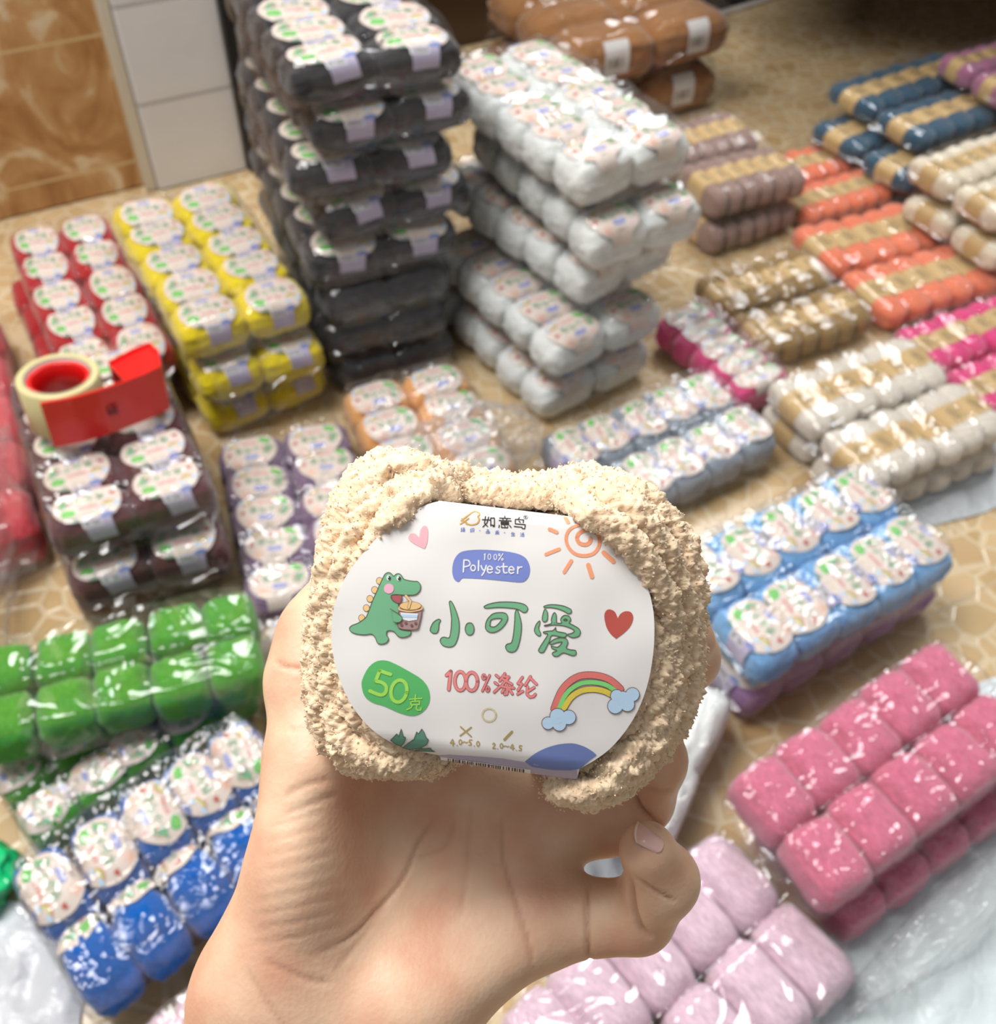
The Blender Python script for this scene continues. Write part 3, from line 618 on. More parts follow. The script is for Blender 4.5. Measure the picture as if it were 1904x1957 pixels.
def tan_mat():
    m, b, ns, ls = mat('tan_card', (196,164,112), .7)
    t = node(ns, 'ShaderNodeTexCoord')
    br = node(ns, 'ShaderNodeTexBrick', Scale=1.0); br.inputs['Brick Width'].default_value = .11; br.inputs['Row Height'].default_value = .09; br.inputs['Mortar Size'].default_value = .022
    n = node(ns, 'ShaderNodeTexNoise', Scale=14.0, Detail=1.0); mp = node(ns, 'ShaderNodeMapping'); mp.inputs['Scale'].default_value = (1, 1, 0)
    ls.new(t.outputs['Object'], mp.inputs[0]); ls.new(mp.outputs[0], br.inputs['Vector']); ls.new(mp.outputs[0], n.inputs['Vector'])
    # two dark lines of small print across the middle of each band
    sx = node(ns, 'ShaderNodeSeparateXYZ'); ls.new(t.outputs['Object'], sx.inputs[0])
    ab = node(ns, 'ShaderNodeMath', operation='ABSOLUTE'); ls.new(sx.outputs['X'], ab.inputs[0])
    c1 = node(ns, 'ShaderNodeMath', operation='LESS_THAN'); c1.inputs[1].default_value = .28; ls.new(ab.outputs[0], c1.inputs[0])
    ay = node(ns, 'ShaderNodeMath', operation='ABSOLUTE'); ls.new(sx.outputs['Y'], ay.inputs[0])
    c2 = node(ns, 'ShaderNodeMath', operation='LESS_THAN'); c2.inputs[1].default_value = .2; ls.new(ay.outputs[0], c2.inputs[0])
    g = node(ns, 'ShaderNodeMath', operation='GREATER_THAN'); g.inputs[1].default_value = .52; ls.new(n.outputs['Fac'], g.inputs[0])
    p = node(ns, 'ShaderNodeMath', operation='MULTIPLY'); ls.new(c1.outputs[0], p.inputs[0]); ls.new(c2.outputs[0], p.inputs[1])
    q = node(ns, 'ShaderNodeMath', operation='MULTIPLY'); ls.new(p.outputs[0], q.inputs[0]); ls.new(g.outputs[0], q.inputs[1])
    mx = node(ns, 'ShaderNodeMix', data_type='RGBA'); ls.new(q.outputs[0], mx.inputs[0]); mx.inputs[6].default_value = (*lin((200,168,116)), 1); mx.inputs[7].default_value = (*lin((92,72,48)), 1)
    ls.new(mx.outputs[2], b.inputs['Base Color']); return m
TAN = tan_mat(); BANDS = [band_mesh(TAN, s) for s in range(2)]
TAN_PALE = mat('pale_tan_card', (206,184,140), .7)[0]
def flat_pack(name, spec, colour, rgb, label, group=None, n=6, bag=True, film=None, contrast=.16, cat='yarn pack'):
    kind, x, y, z, rot, L, W, h = spec; rr = random.Random(hash_name(name))
    r = empty('yarn_pack', (x, y, z), math.radians(rot)); tag(r, label, cat, group)
    m = ymat(colour, rgb, contrast=contrast); L *= .985; dl = L/n
    for i in range(n):
        for j in range(2):
            key = ('sk', colour); s = rr.randrange(3)
            if (key, s) not in BALL_SRC: BALL_SRC[key, s] = mesh_np('skein_of_'+colour, SK[s][0], SK[s][1], [m])
            b = link('yarn_skein', BALL_SRC[key, s], r)
            b.location = (-L/2+dl*(i+.5), (W/4)*(1 if j else -1)+rr.uniform(-.003, .003), h*.44)
            b.rotation_euler = (0, 0, rr.uniform(-.05, .05)); b.scale = (dl*.575, W*.247, h*.425)
            link('paper_band', BANDS[rr.randrange(2)], b)
    if bag:
        f = link('plastic_bag', FILMS[rr.randrange(4)], r); f.scale = (L/1.96, W/1.98, h*.955)
        if film: f.material_slots[0].link = 'OBJECT'; f.material_slots[0].material = film
    return r

G1, G2, G3 = 'yellow yarn packs in one stack', 'charcoal yarn packs in a tall stack', 'white yarn packs in a tower'
pack('y1', PACKS['yellow1'], 'yellow', (248,214,20), 'bright yellow yarn pack on top of its stack beside the white pillar', G1)
pack('y2', PACKS['yellow2'], 'yellow', (248,214,20), 'bright yellow yarn pack in the middle of its stack', G1)
pack('y3', PACKS['yellow3'], 'yellow', (248,214,20), 'bright yellow yarn pack at the bottom of its stack', G1)
pack('red', PACKS['red'], 'red', (186,14,32), 'dark red yarn pack between the marble wall and the maroon stack')
sp = list(PACKS['red']); sp[1] -= .02; sp[2] -= .01; sp[3] = 0; sp[7] = .074
pack('red2', sp, 'red', (186,14,32), 'dark red yarn pack lying underneath another red pack', labels=False)
G4 = 'maroon yarn packs under the tape dispenser'
mar = (92,48,54)
pack('m1', PACKS['maroon1'], 'maroon', mar, 'maroon yarn pack carrying the red tape dispenser', G4)
pack('m2', PACKS['maroon2'], 'maroon', mar, 'maroon yarn pack second from the top, under the one with the tape dispenser', G4)
pack('m3', PACKS['maroon3'], 'maroon', mar, 'maroon yarn pack at the bottom of its stack behind the green pack', G4)
G5 = 'green yarn packs'
pack('g1', PACKS['green1'], 'green', (72,152,34), 'grass green yarn pack showing plain backs of balls, on top of another', G5, labels=False)
pack('g2', PACKS['green2'], 'green', (72,152,34), 'grass green yarn pack with printed bands showing, underneath the plain one', G5, flip=1)
pack('b1', PACKS['blue'], 'royal_blue', (8,92,178), 'royal blue yarn pack in a clear bag next to the wrist', flips=[1,0,0,1,1,0,0,1,0,1], tilt=(.95, -.1))
pack('pl', PACKS['palelab'], 'rose_white', (250,206,216), 'pale pink yarn pack with printed bands, mostly under the wrist', labels=True, cols=1)
pack('lb', PACKS['lblue'], 'sky_blue', (122,176,226), 'sky blue yarn pack with ten printed bands up, on a lilac pack')
pack('li', PACKS['lilac'], 'lilac', (158,122,170), 'lilac yarn pack underneath the sky blue one')
pack('si', PACKS['silver'], 'silver_grey', (150,160,172), 'silver grey yarn pack in front of the white tower')
pack('pu', PACKS['purple'], 'dusty_purple', (134,108,140), 'dusty purple yarn pack on the floor beside the maroon stack', flip=1)
pack('bl', PACKS['beigelab'], 'cream', (222,204,176), 'cream yarn pack half hidden behind the thumb', flip=1, rows=2)
orange_pack = pack('or', PACKS['orange'], 'orange', (236,170,104), 'light orange yarn pack in an opened crumpled bag', flip=1, rows=4)
wh = (246,255,250)
for i, t in enumerate(('white yarn pack on top of the white tower with sparkling wrap', 'white yarn pack second from the top of the white tower', 'white yarn pack in the middle of the white tower',
                       'white yarn pack fourth from the top of the white tower', 'white yarn pack at the bottom of the white tower')):
    white_last = pack('w%d' % i, PACKS['white%d' % (i+1)], 'white', wh, t, G3, flip=1)
bk = (52,50,54)
for i, t in enumerate(('charcoal yarn pack on top of the tall charcoal stack', 'charcoal yarn pack second from the top of the tall stack', 'charcoal yarn pack third from the top of the tall stack', 'charcoal yarn pack fourth from the top of the tall stack',
                       'charcoal yarn pack fifth from the top of the tall stack', 'charcoal yarn pack third from the bottom of the tall stack', 'charcoal yarn pack second from the bottom of the tall stack', 'charcoal yarn pack at the bottom of the tall stack')):
    pack('k%d' % i, PACKS['black%d' % (i+1)], 'charcoal', bk, t, G2, labels=i < 5)
pack('wl', PACKS['whitelab'], 'white', wh, 'white yarn pack between the fingertips and the deep pink pack', rows=2, bare=(1,))
G6 = 'deep pink yarn packs'
dp = (214,114,142)
pack('d1', PACKS['deeppink1'], 'deep_pink', dp, 'deep pink yarn pack of plain balls on top of another deep pink one', G6, labels=False)
pink_bagged = pack('d2', PACKS['deeppink2'], 'deep_pink', dp, 'deep pink yarn pack underneath the other deep pink one', G6, labels=False)
pack('pp', PACKS['palepink'], 'pale_pink', (232,200,216), 'pale pink yarn pack of plain balls below the little finger', labels=False)
pack('hl', PACKS['hotlab'], 'candy_pink', (226,76,132), 'candy pink yarn pack with printed bands behind the silver grey one', cols=1, flip=1)
red_bagged = pack('rb', PACKS['redbag'], 'scarlet', (214,36,56), 'bright red yarn pack inside a large crumpled clear bag', labels=False, bag=True, film=FILM_HAZY)
G7 = 'caramel brown yarn packs by the cabinet'
ca = (158,108,62)
pack('c1', PACKS['caramel1'], 'caramel', ca, 'caramel brown yarn pack on top of its stack behind the white tower', G7, rows=3, labels=False, tags=True)
pack('c2', PACKS['caramel2'], 'caramel', ca, 'caramel brown yarn pack at the bottom of its stack behind the white tower', G7, rows=3, labels=False, tags=True)
GN = 'navy yarn packs with tan bands'
nv = (56,88,110)
flat_pack('n1', PACKS['navy1'], 'navy', nv, 'slate blue yarn pack with tan bands on top of its stack', GN)
flat_pack('n2', PACKS['navy2'], 'navy', nv, 'slate blue yarn pack with tan bands second in its stack, shining front edge', GN)
flat_pack('n3', PACKS['navy3'], 'navy', nv, 'slate blue yarn pack at the bottom of its stack on the floor', GN)
flat_pack('mp', PACKS['mauvepink'], 'mauve', (176,112,146), 'mauve yarn pack lying on the slate blue stack')
flat_pack('cb', PACKS['coralback'], 'coral', (240,128,94), 'coral orange yarn pack lying behind the other coral pack', 'coral yarn packs')
flat_pack('cf', PACKS['coral1'], 'coral', (240,128,94), 'coral orange yarn pack with tan bands in front of the other coral pack', 'coral yarn packs')
flat_pack('t1', PACKS['taupe1'], 'taupe', (150,122,112), 'taupe yarn pack on top of another beside the white tower', 'taupe yarn packs', film=FILM_DULL)
flat_pack('t2', PACKS['taupe2'], 'taupe', (150,122,112), 'taupe yarn pack underneath the other taupe one', 'taupe yarn packs', film=FILM_DULL)
flat_pack('ol', PACKS['olive'], 'olive', (150,120,72), 'olive brown yarn pack with tan bands and a shining wrap')
flat_pack('be1', PACKS['beige1'], 'ivory', (222,212,198), 'ivory yarn pack with tan bands in glossy crumpled wrap, on top of another', 'ivory yarn packs')
flat_pack('be2', PACKS['beige2'], 'ivory', (222,212,198), 'ivory yarn pack underneath the glossy crumpled one', 'ivory yarn packs')
flat_pack('hf', PACKS['hotflat'], 'hot_pink', (226,66,128), 'hot pink yarn pack with tan bands beyond the ivory packs')
cm = (236,220,196)
flat_pack('cr1', PACKS['cream1'], 'butter_cream', cm, 'cream yarn pack on top of its stack beside the coral packs', 'cream yarn packs')
flat_pack('cr2', PACKS['cream2'], 'butter_cream', cm, 'cream yarn pack in the middle of its stack beside the coral packs', 'cream yarn packs')
flat_pack('cr3', PACKS['cream3'], 'butter_cream', cm, 'cream yarn pack at the bottom of its stack beside the coral packs', 'cream yarn packs')

# ---------------------------------------------------------------- loose plastic, tape dispenser
def sheet(name, pts, z, m, label, cat, seed, amp=.012, res=60, sc=14):
    # a crumpled plastic sheet spread over a four-cornered patch of floor
    A, B, C, D = [Vector((*p, 0)) for p in pts]; v, f = [], []
    cen = (A+B+C+D)/4
    for j in range(res+1):
        for i in range(res+1):
            s, t = i/res, j/res; p = A*(1-s)*(1-t)+B*s*(1-t)+C*s*t+D*(1-s)*t
            h = amp*(.55+.9*nz(p, sc, seed)+.9*(.5-abs(nz(p, sc*1.7, seed+2)))+.4*nz(p, sc*4, seed+4))
            e = min(s, t, 1-s, 1-t)*8
            v.append(p-cen+Vector((nz(p, 9, seed)*.012, nz(p, 9, seed+1)*.012, max(h, .001)*min(1, .25+e))))
    for j in range(res):
        for i in range(res):
            a = j*(res+1)+i; f.append((a, a+1, a+res+2, a+res+1))
    o = link(name, mesh_np(name, v, f, [m])); o.location = (cen.x, cen.y, z); tag(o, label, cat); return o
def sheet_mat(name, rgb, alpha=1.0):
    m, b, ns, ls = mat(name, rgb, .28); b.inputs['Alpha'].default_value = alpha
    b.inputs['Transmission Weight'].default_value = 0; b.inputs['Subsurface Weight'].default_value = .0
    t = node(ns, 'ShaderNodeTexCoord'); n = node(ns, 'ShaderNodeTexNoise', Scale=45.0, Detail=4.0, Distortion=1.0); ls.new(t.outputs['Object'], n.inputs['Vector'])
    bp = node(ns, 'ShaderNodeBump', Strength=.5, Distance=.008); ls.new(n.outputs['Fac'], bp.inputs['Height']); ls.new(bp.outputs[0], b.inputs['Normal']); return m
WS = sheet_mat('white_plastic', (222,232,234), .93)
sheet('plastic_sheet', [(.18,.02),(.95,.02),(.98,.83),(.50,.62)], .001, WS, 'crumpled white plastic sheet spread under the pink packs', 'plastic sheet', 3, .009)
sheet('plastic_sheet', [(-.52,.12),(-.36,.10),(-.40,.34),(-.50,.36)], .001, sheet_mat('grey_plastic', (214,216,222), .95), 'small greyish plastic sheet beside the royal blue pack', 'plastic sheet', 8, .012, 30)
sheet('plastic_sheet', [(.44,.86),(.74,.97),(1.05,1.30),(.62,1.25)], .0015, sheet_mat('silver_plastic', (196,200,204), .9), 'silvery plastic sheet spread under the ivory packs', 'plastic sheet', 5, .006)

sheet('plastic_sheet', [(.03,.30),(.20,.34),(.19,.46),(.05,.44)], .0015, sheet_mat('scrap_plastic', (150,154,160), .95), 'small grey plastic scrap on the floor seen through the curled little finger', 'plastic sheet', 12, .02, 30)
def lump(name, loc, size, m, label, cat, seed, rot=0, amp=.2, sub=5):
    bm = bmesh.new(); bmesh.ops.create_icosphere(bm, subdivisions=sub, radius=1)
    for vt in bm.verts:
        p = vt.co.normalized()
        s = p*(1+amp*nz(p, 1.5, seed)+amp*.8*(.4-abs(nz(p, 2.6, seed+1)))+amp*.35*nz(p, 6, seed+2))
        vt.co = Vector((s.x*size[0], s.y*size[1], max(s.z, -.55)*size[2]+size[2]*.55))
    o = link(name, smooth_bm(bm, name, [m])); o.location = loc; o.rotation_euler = (0, 0, rot); tag(o, label, cat); return o
gm, gb, gn, gl = mat('green_plastic', (16,196,120), .2); gb.inputs['Coat Weight'].default_value = .4
lump('plastic_bag', (-.545, .365, .002), (.06, .05, .035), gm, 'bright green plastic bag on the floor beside the royal blue pack', 'plastic bag', 6, .4, .25)

# loose mouth of the opened orange bag: crumpled film over the near balls
def crumple(name, parent, loc, size, seed, film, rot=0):
    bm = bmesh.new(); bmesh.ops.create_icosphere(bm, subdivisions=6, radius=1)
    for vt in bm.verts:
        p = vt.co.normalized(); s = p*(1+.22*nz(p, 1.6, seed)+.3*(.4-abs(nz(p, 3.2, seed+1)))+.11*nz(p, 8, seed+2)+.05*(.3-abs(nz(p, 15, seed+3))))
        vt.co = Vector((s.x*size[0], s.y*size[1], max(s.z, -.5)*size[2]+size[2]*.5))
    o = link(name, smooth_bm(bm, name, [film]), parent); o.location = loc; o.rotation_euler = (0, 0, rot); return o

def on_pack(name, r, spec, wx, wy, z, size, seed, film, rot):
    a = math.radians(spec[4]); dx, dy = wx-spec[1], wy-spec[2]
    return crumple(name, r, (dx*math.cos(a)+dy*math.sin(a), -dx*math.sin(a)+dy*math.cos(a), z-spec[3]), size, seed, film, math.radians(rot)-a)
on_pack('plastic_bag', red_bagged, PACKS['redbag'], -.725, .84, .0, (.24,.085,.10), 5, FILM_LOOSE, 112)
on_pack('bag_mouth', orange_pack, PACKS['orange'], -.045, .97, .05, (.10,.055,.05), 9, FILM_LOOSE, 32)

on_pack('bag_tail', pink_bagged, PACKS['deeppink2'], .495, .378, .0, (.15,.026,.045), 14, FILM_LOOSE, 36)

# tape dispenser on the maroon pack
def tape_dispenser():
    r = empty('tape_dispenser', (-.482, .868, .2215), math.radians(28)); tag(r, 'red plastic tape dispenser with a roll of clear tape on the maroon pack', 'tape dispenser')
    r.rotation_euler = (math.radians(-5), math.radians(4), math.radians(28))
    red = mat('red_plastic', (222,24,26), .3)[0]; red.node_tree.nodes['Principled BSDF'].inputs['Coat Weight'].default_value = .2
    def tube(name, ro, ri, z0, z1, m, n=56):
        v, f = [], []
        prof = [(ri,z0),(ro-.001,z0),(ro,z0+.001),(ro,z1-.001),(ro-.001,z1),(ri+.001,z1),(ri,z1-.001)]
        for i in range(n):
            a = 2*PI*i/n
            for p, z in prof: v.append((math.cos(a)*p, math.sin(a)*p, z))
        k = len(prof)
        for i in range(n):
            for j in range(k): f.append((i*k+j, ((i+1) % n)*k+j, ((i+1) % n)*k+(j+1) % k, i*k+(j+1) % k))
        return mesh_np(name, v, f, [m])
    tm, tb, tn, tl = mat('clear_tape', (236,226,170), .25); tb.inputs['Transmission Weight'].default_value = .25; tb.inputs['Subsurface Weight'].default_value = 0
    o = link('tape_roll', tube('tape_roll', .046, .0375, 0, .060, tm), r); o.location = (-.036, .004, 0); o['label'] = 'pale yellow roll of clear tape'
    o = link('card_core', tube('card_core', .0374, .0355, -.0005, .0605, mat('card_core', (214,206,196), .6)[0]), r); o.location = (-.036, .004, 0)
    o = link('hub', tube('hub', .035, .030, .002, .056, red), r); o.location = (-.036, .004, 0)
    # side wall: a bent strip that leaves the roll and ends in a folded cutter head
    path = [(-.062,-.047),(-.03,-.050),(.0,-.047),(.032,-.040),(.055,-.034),(.074,-.026),(.079,.006),(.074,.027),(.054,.021),(.036,.012),(.022,.004)]
    def wall(name, pts, z0, z1, t=.003):
        v, f = [], []; n = len(pts)
        for i, p in enumerate(pts):
            a = Vector(pts[max(i-1, 0)]); b = Vector(pts[min(i+1, n-1)]); d = (b-a).normalized(); nn = Vector((-d.y, d.x))*t/2
            for s, z in ((1,z0),(1,z1),(-1,z1),(-1,z0)): v.append((p[0]+s*nn.x, p[1]+s*nn.y, z))
        for i in range(n-1):
            for j in range(4): f.append((i*4+j, (i+1)*4+j, (i+1)*4+(j+1) % 4, i*4+(j+1) % 4))
        f += [(0,1,2,3), ((n-1)*4+3, (n-1)*4+2, (n-1)*4+1, (n-1)*4)]
        return mesh_np(name, v, f, [red], smooth=False)
    link('side_wall', wall('side_wall', path, .0, .062), r)
    bm = bmesh.new(); vs = [bm.verts.new((x, y, .056)) for x, y in [(.022,.004),(.032,-.040),(.055,-.034),(.074,-.026),(.079,.006),(.074,.027),(.054,.021),(.036,.012)]]
    bm.faces.new(vs); g = bmesh.ops.extrude_face_region(bm, geom=bm.faces[:]); bmesh.ops.translate(bm, verts=[e for e in g['geom'] if isinstance(e, bmesh.types.BMVert)], vec=(0, 0, .003))
    me = smooth_bm(bm, 'cutter_head', [red]); me.polygons.foreach_set('use_smooth', [False]*len(me.polygons)); link('cutter_head', me, r)
    # dark embossed mark on the wall
    bm = bmesh.new(); box_bm(bm, (.004,-.0487,.026),(.015,-.0468,.038)); me = smooth_bm(bm, 'emblem', [mat('dark_red_print', (120,12,16), .5)[0]]); o = link('emblem', me, r); o['label'] = 'dark red emblem'
tape_dispenser()

# ---------------------------------------------------------------- held ball of chenille yarn
HOLD_D = .25
def ray(px, py, d): return Vector(((px-CX)*d/F_PX, -(py-CY)*d/F_PX, -d))
HOLD = ray(948, 1200, HOLD_D)
HOLD_M = Matrix(((RIGHT.x, UPV.x, -FWD.x, 0), (RIGHT.y, UPV.y, -FWD.y, 0), (RIGHT.z, UPV.z, -FWD.z, 0), (0,0,0,1)))
HOLD_W = CAM + HOLD_M.to_3x3() @ HOLD
def K(px, py, d): return ray(px, py, d) - HOLD
hero = bpy.data.objects.new('yarn_ball', None); COL.objects.link(hero); hero.empty_display_size = .02
hero.matrix_world = Matrix.Translation(HOLD_W) @ HOLD_M
tag(hero, 'fluffy peach chenille yarn ball with a printed paper band, held up in a hand', 'yarn ball')

def hero_label():
    bm = cut_art(ART, 11)
    k = .222/F_PX; r = 24.0
    for vt in bm.verts:
        x, y, lay = vt.co
        d = .222 + k*((x-942)**2/4200 + (y-1205)**2/2700) + .0006*nz((x*.01, y*.01, 0), .8, 3)
        nx, ny = -(x-942)/2100, 0.0; nd = 1.0
        rb = 40.0; ys = 972+(x-965)*.12+r; yb = 1468+(x-950)*.15-rb; yy = y
        if y < ys:
            a = min((ys-y)/r, PI/2); yy = ys-r*math.sin(a); d += k*(r*(1-math.cos(a)) + max(0, (ys-y)-r*PI/2)); ny = -math.sin(a); nd = math.cos(a)
        elif y > yb:
            a = min((y-yb)/rb, PI/2*.95); yy = yb+rb*math.sin(a); d += k*(rb*(1-math.cos(a)) + max(0, (y-yb)-rb*PI/2*.95)); ny = math.sin(a); nd = math.cos(a)
        e = lay*.000045
        vt.co = K(x + ny*0, yy + ny*e/k, d - nd*e)
    me = smooth_bm(bm, 'paper_band', INKS); return link('paper_band', me, hero)
lo = hero_label(); lo['label'] = 'printed paper band with green lettering and a cartoon reptile'

def lerp_path(a, b, t): return [tuple(p+(q-p)*t for p, q in zip(u, v)) for u, v in zip(a, b)]
LO = [(885,930,.252),(800,890,.250),(715,892,.249),(645,965,.2495),(614,1100,.2500),(605,1250,.2500),(622,1395,.2500),(690,1452,.251),(780,1462,.252),(865,1450,.254)]
LI = [(885,955,0.2380),(830,940,0.2350),(770,965,0.2330),(722,1030,0.2318),(695,1110,0.2312),(688,1220,0.2310),(702,1330,0.2312),(745,1400,0.2320),(800,1432,0.2340),(865,1440,0.2380)]
RO = [(1050,940,.252),(1100,915,.250),(1170,922,.249),(1252,962,.2495),(1308,1060,.250),(1328,1220,.250),(1312,1345,.250),(1262,1425,.251),(1190,1492,.252),(1095,1498,.254),(1045,1478,.254)]
RI = [(1060,960,0.2380),(1125,962,0.2340),(1178,1010,0.2320),(1214,1090,0.2312),(1230,1180,0.2308),(1224,1290,0.2310),(1195,1372,0.2316),(1140,1432,0.2330),(1100,1458,0.2350),(1070,1465,0.2360),(1050,1470,0.2380)]
def cr3(pts, n):
    P = [Vector(p) for p in pts]; out = []
    for i in range(len(P)-1):
        a, b, c, d = P[max(i-1, 0)], P[i], P[i+1], P[min(i+2, len(P)-1)]
        for k in range(n):
            t = k/n; out.append(.5*((2*b)+(c-a)*t+(2*a-5*b+4*c-d)*t*t+(3*b-a-3*c+d)*t*t*t))
    out.append(P[-1]); return out
def hero_strands():
    rr = random.Random(11); strands = []
    for I, Oo in ((LI, LO), (RI, RO)):
        n = 4
        for i in range(n+1):
            t = i/n; th = t*PI/2
            path = []
            for (x0, y0, d0), (x1, y1, d1) in zip(I, Oo):
                s = math.sin(th); c = 1-math.cos(th)
                path.append((x0+(x1-x0)*s+rr.uniform(-9, 9), y0+(y1-y0)*s+rr.uniform(-9, 9), d0+(d1-d0)*c+rr.uniform(-.0012, .0012)))
            strands.append((path, rr.uniform(23, 29), 1.0))
        for i in range(1, 5):                                    # round the back
            t = i/5
            path = [(x1+(948-x1)*.30*t*t*1.2, y1+(1200-y1)*.12*t, d1+.024*math.sin(t*PI/2)) for (x1, y1, d1) in Oo]
            strands.append((path, 27, .35))
    for y, d in ((944,.2415),(928,.246),(922,.253),(924,.260),(930,.267)):    # saddle between the two lobes
        strands.append(([(820,y-22,d+.002),(880,y-8,d),(950,y+rr.uniform(-4,4),d),(1020,y+6,d),(1085,y-2,d),(1130,y-12,d+.002)], 25, 1.0))
    for y, d in ((1432,.244),(1432,.253),(1430,.262)):
        strands.append(([(800,y-6,d),(880,y,d),(960,y+6,d),(1040,y+16,d),(1110,y+20,d)], 25, .8))
    strands += [([(905,905,.247),(850,912,.240),(815,935,.2325),(800,955,.2285),(760,985,.2265),(715,1045,.2285),(690,1120,.2300)], 25, 1.0),
                ([(800,880,.246),(745,900,.240),(705,960,.2355),(672,1060,.2345),(655,1180,.2345),(660,1290,.235)], 27, 1.0),
                ([(1088,905,.243),(1102,945,.2335),(1118,975,.2265),(1160,998,.2232),(1215,1050,.2240),(1262,1130,.2285),(1290,1230,.2345)], 26, 1.0),
                ([(1110,930,.236),(1165,955,.2290),(1225,1000,.2282),(1278,1080,.2325),(1305,1180,.2385),(1310,1300,.243)], 28, 1.0),
                ([(1185,1005,.2290),(1242,1080,.2305),(1272,1180,.2325),(1268,1300,.2340),(1235,1385,.2345)], 28, 1.0),
                ([(1255,1180,.2340),(1272,1290,.2335),(1248,1385,.2330),(1190,1448,.2310),(1135,1480,.2300)], 27, 1.0),
                ([(1290,1300,.2380),(1262,1390,.2345),(1205,1460,.2320),(1140,1500,.2310),(1080,1510,.2340),(1042,1498,.239)], 28, 1.0),
                ([(1240,1420,.240),(1205,1480,.2360),(1165,1512,.2340),(1120,1520,.2350),(1070,1515,.240)], 27, 1.0),
                ([(640,1330,.2360),(655,1400,.2340),(700,1440,.2325),(760,1455,.2325),(820,1462,.2360)], 27, 1.0),
                ([(680,1350,.2340),(720,1415,.2335),(775,1448,.2330),(830,1464,.236)], 24, 1.0)]
    V, Fc, TP, TN, TD = [], [], [], [], []
    for si, (path, rad, dens) in enumerate(strands):
        c = [K(*p) for p in cr3(path, 9)]
        fine = dens > .7; nr, stp = (34, .00046) if fine else (12, .0011)
        L = [0]
        for a, b in zip(c, c[1:]): L.append(L[-1]+(b-a).length)
        m = max(8, int(L[-1]/stp)); q = []; j = 0
        for i in range(m+1):
            s = L[-1]*i/m
            while j < len(L)-2 and L[j+1] < s: j += 1
            t = (s-L[j])/max(L[j+1]-L[j], 1e-9); q.append(c[j].lerp(c[j+1], t))
        R = rad*.235/F_PX; base = len(V); ref = Vector((0, 0, 1)); nn_ = noise.noise
        for i, p in enumerate(q):
            d = (q[min(i+2, m)]-q[max(i-2, 0)]).normalized()
            a1 = d.cross(ref); a1 = a1.normalized() if a1.length > 1e-4 else Vector((1, 0, 0)); a2 = a1.cross(d)
            tp = min(1, (i+1)*stp/.004, (m-i+1)*stp/.004)
            for k in range(nr):
                an = 2*PI*k/nr + i*stp*110
                nn = a1*math.cos(an)+a2*math.sin(an); pp = p+nn*R; o = Vector((si*.37, si*.71, 0))
                g = .85 + .20*nn_(pp*230+o) + .10*math.sin(an*3+i*stp*900)
                if fine: g += .50*abs(nn_(pp*680+o)) + .34*abs(nn_(pp*1400-o)) + .14*nn_(pp*2600)
                V.append(p+nn*R*g*tp)
                if fine and nn.z > -.4 and (i+k) % 3 == 0: TP.append(p+nn*R*(g-.10)); TN.append(nn); TD.append(1.0)
        for i in range(m):
            for k in range(nr):
                a, b = base+i*nr+k, base+i*nr+(k+1) % nr; Fc.append((a, b, b+nr, a+nr))
    # crumbs of pile standing on the strands
    g_ = np.random.default_rng(5); P0 = np.array(TP); N0 = np.array(TN); sel = np.concatenate([np.nonzero(g_.random(len(P0)) < np.array(TD)*q)[0] for q in (.55,)])
    P0, N0 = P0[sel], N0[sel]; M = len(sel)
    P0 = P0+g_.normal(0, .0002, (M, 3)); ax = N0+g_.normal(0, .5, (M, 3)); ax /= np.linalg.norm(ax, axis=1)[:, None]
    s1 = np.cross(ax, g_.normal(0, 1, (M, 3))); s1 /= np.linalg.norm(s1, axis=1)[:, None]; s2 = np.cross(ax, s1)
    hh = g_.uniform(.0003, .0009, (M, 1)); ww = g_.uniform(.00014, .00030, (M, 1))
    C6 = np.stack([P0-ax*ww, P0+s1*ww+ax*hh*.4, P0+s2*ww+ax*hh*.5, P0-s1*ww+ax*hh*.35, P0-s2*ww+ax*hh*.45, P0+ax*hh], 1)+g_.normal(0, .00005, (M, 6, 3))
    T8 = np.array([(0,2,1),(0,3,2),(0,4,3),(0,1,4),(5,1,2),(5,2,3),(5,3,4),(5,4,1)])
    nb = len(V); tris = (nb+6*np.arange(M)[:, None, None]+T8[None]).reshape(-1, 3)
    allv = np.concatenate([np.array([tuple(v) for v in V]), C6.reshape(-1, 3)])
    m = yarn_mat('yarn_peach', (255,219,184), .12, .06, 420.0, .25)
    pb = m.node_tree.nodes['Principled BSDF']; pb.inputs['Subsurface Weight'].default_value = .2; pb.inputs['Subsurface Radius'].default_value = (1.0, .7, .5); pb.inputs['Subsurface Scale'].default_value = .003
    link('yarn_strands', mesh_fast('yarn_strands', allv, np.array(Fc), tris, [m], True), hero)
    # wound core inside the strands
    bm = bmesh.new(); bmesh.ops.create_icosphere(bm, subdivisions=5, radius=1)
    for vt in bm.verts:
        p = vt.co.normalized(); n = (abs(p.x)**3+abs(p.y)**3+abs(p.z)**2.2)**(-1/2.8); s = p*n
        wst = 1-.10*math.exp(-(s.x/.35)**2)*(abs(s.y))
        vt.co = K(962+s.x*325, 1195-s.y*255*wst, .2545) + Vector((0, 0, s.z*.0215))
        vt.co += vt.co.normalized()*.0012*nz(vt.co, 400, 2)
    link('yarn_core', smooth_bm(bm, 'yarn_core', [m]), hero)
hero_strands()

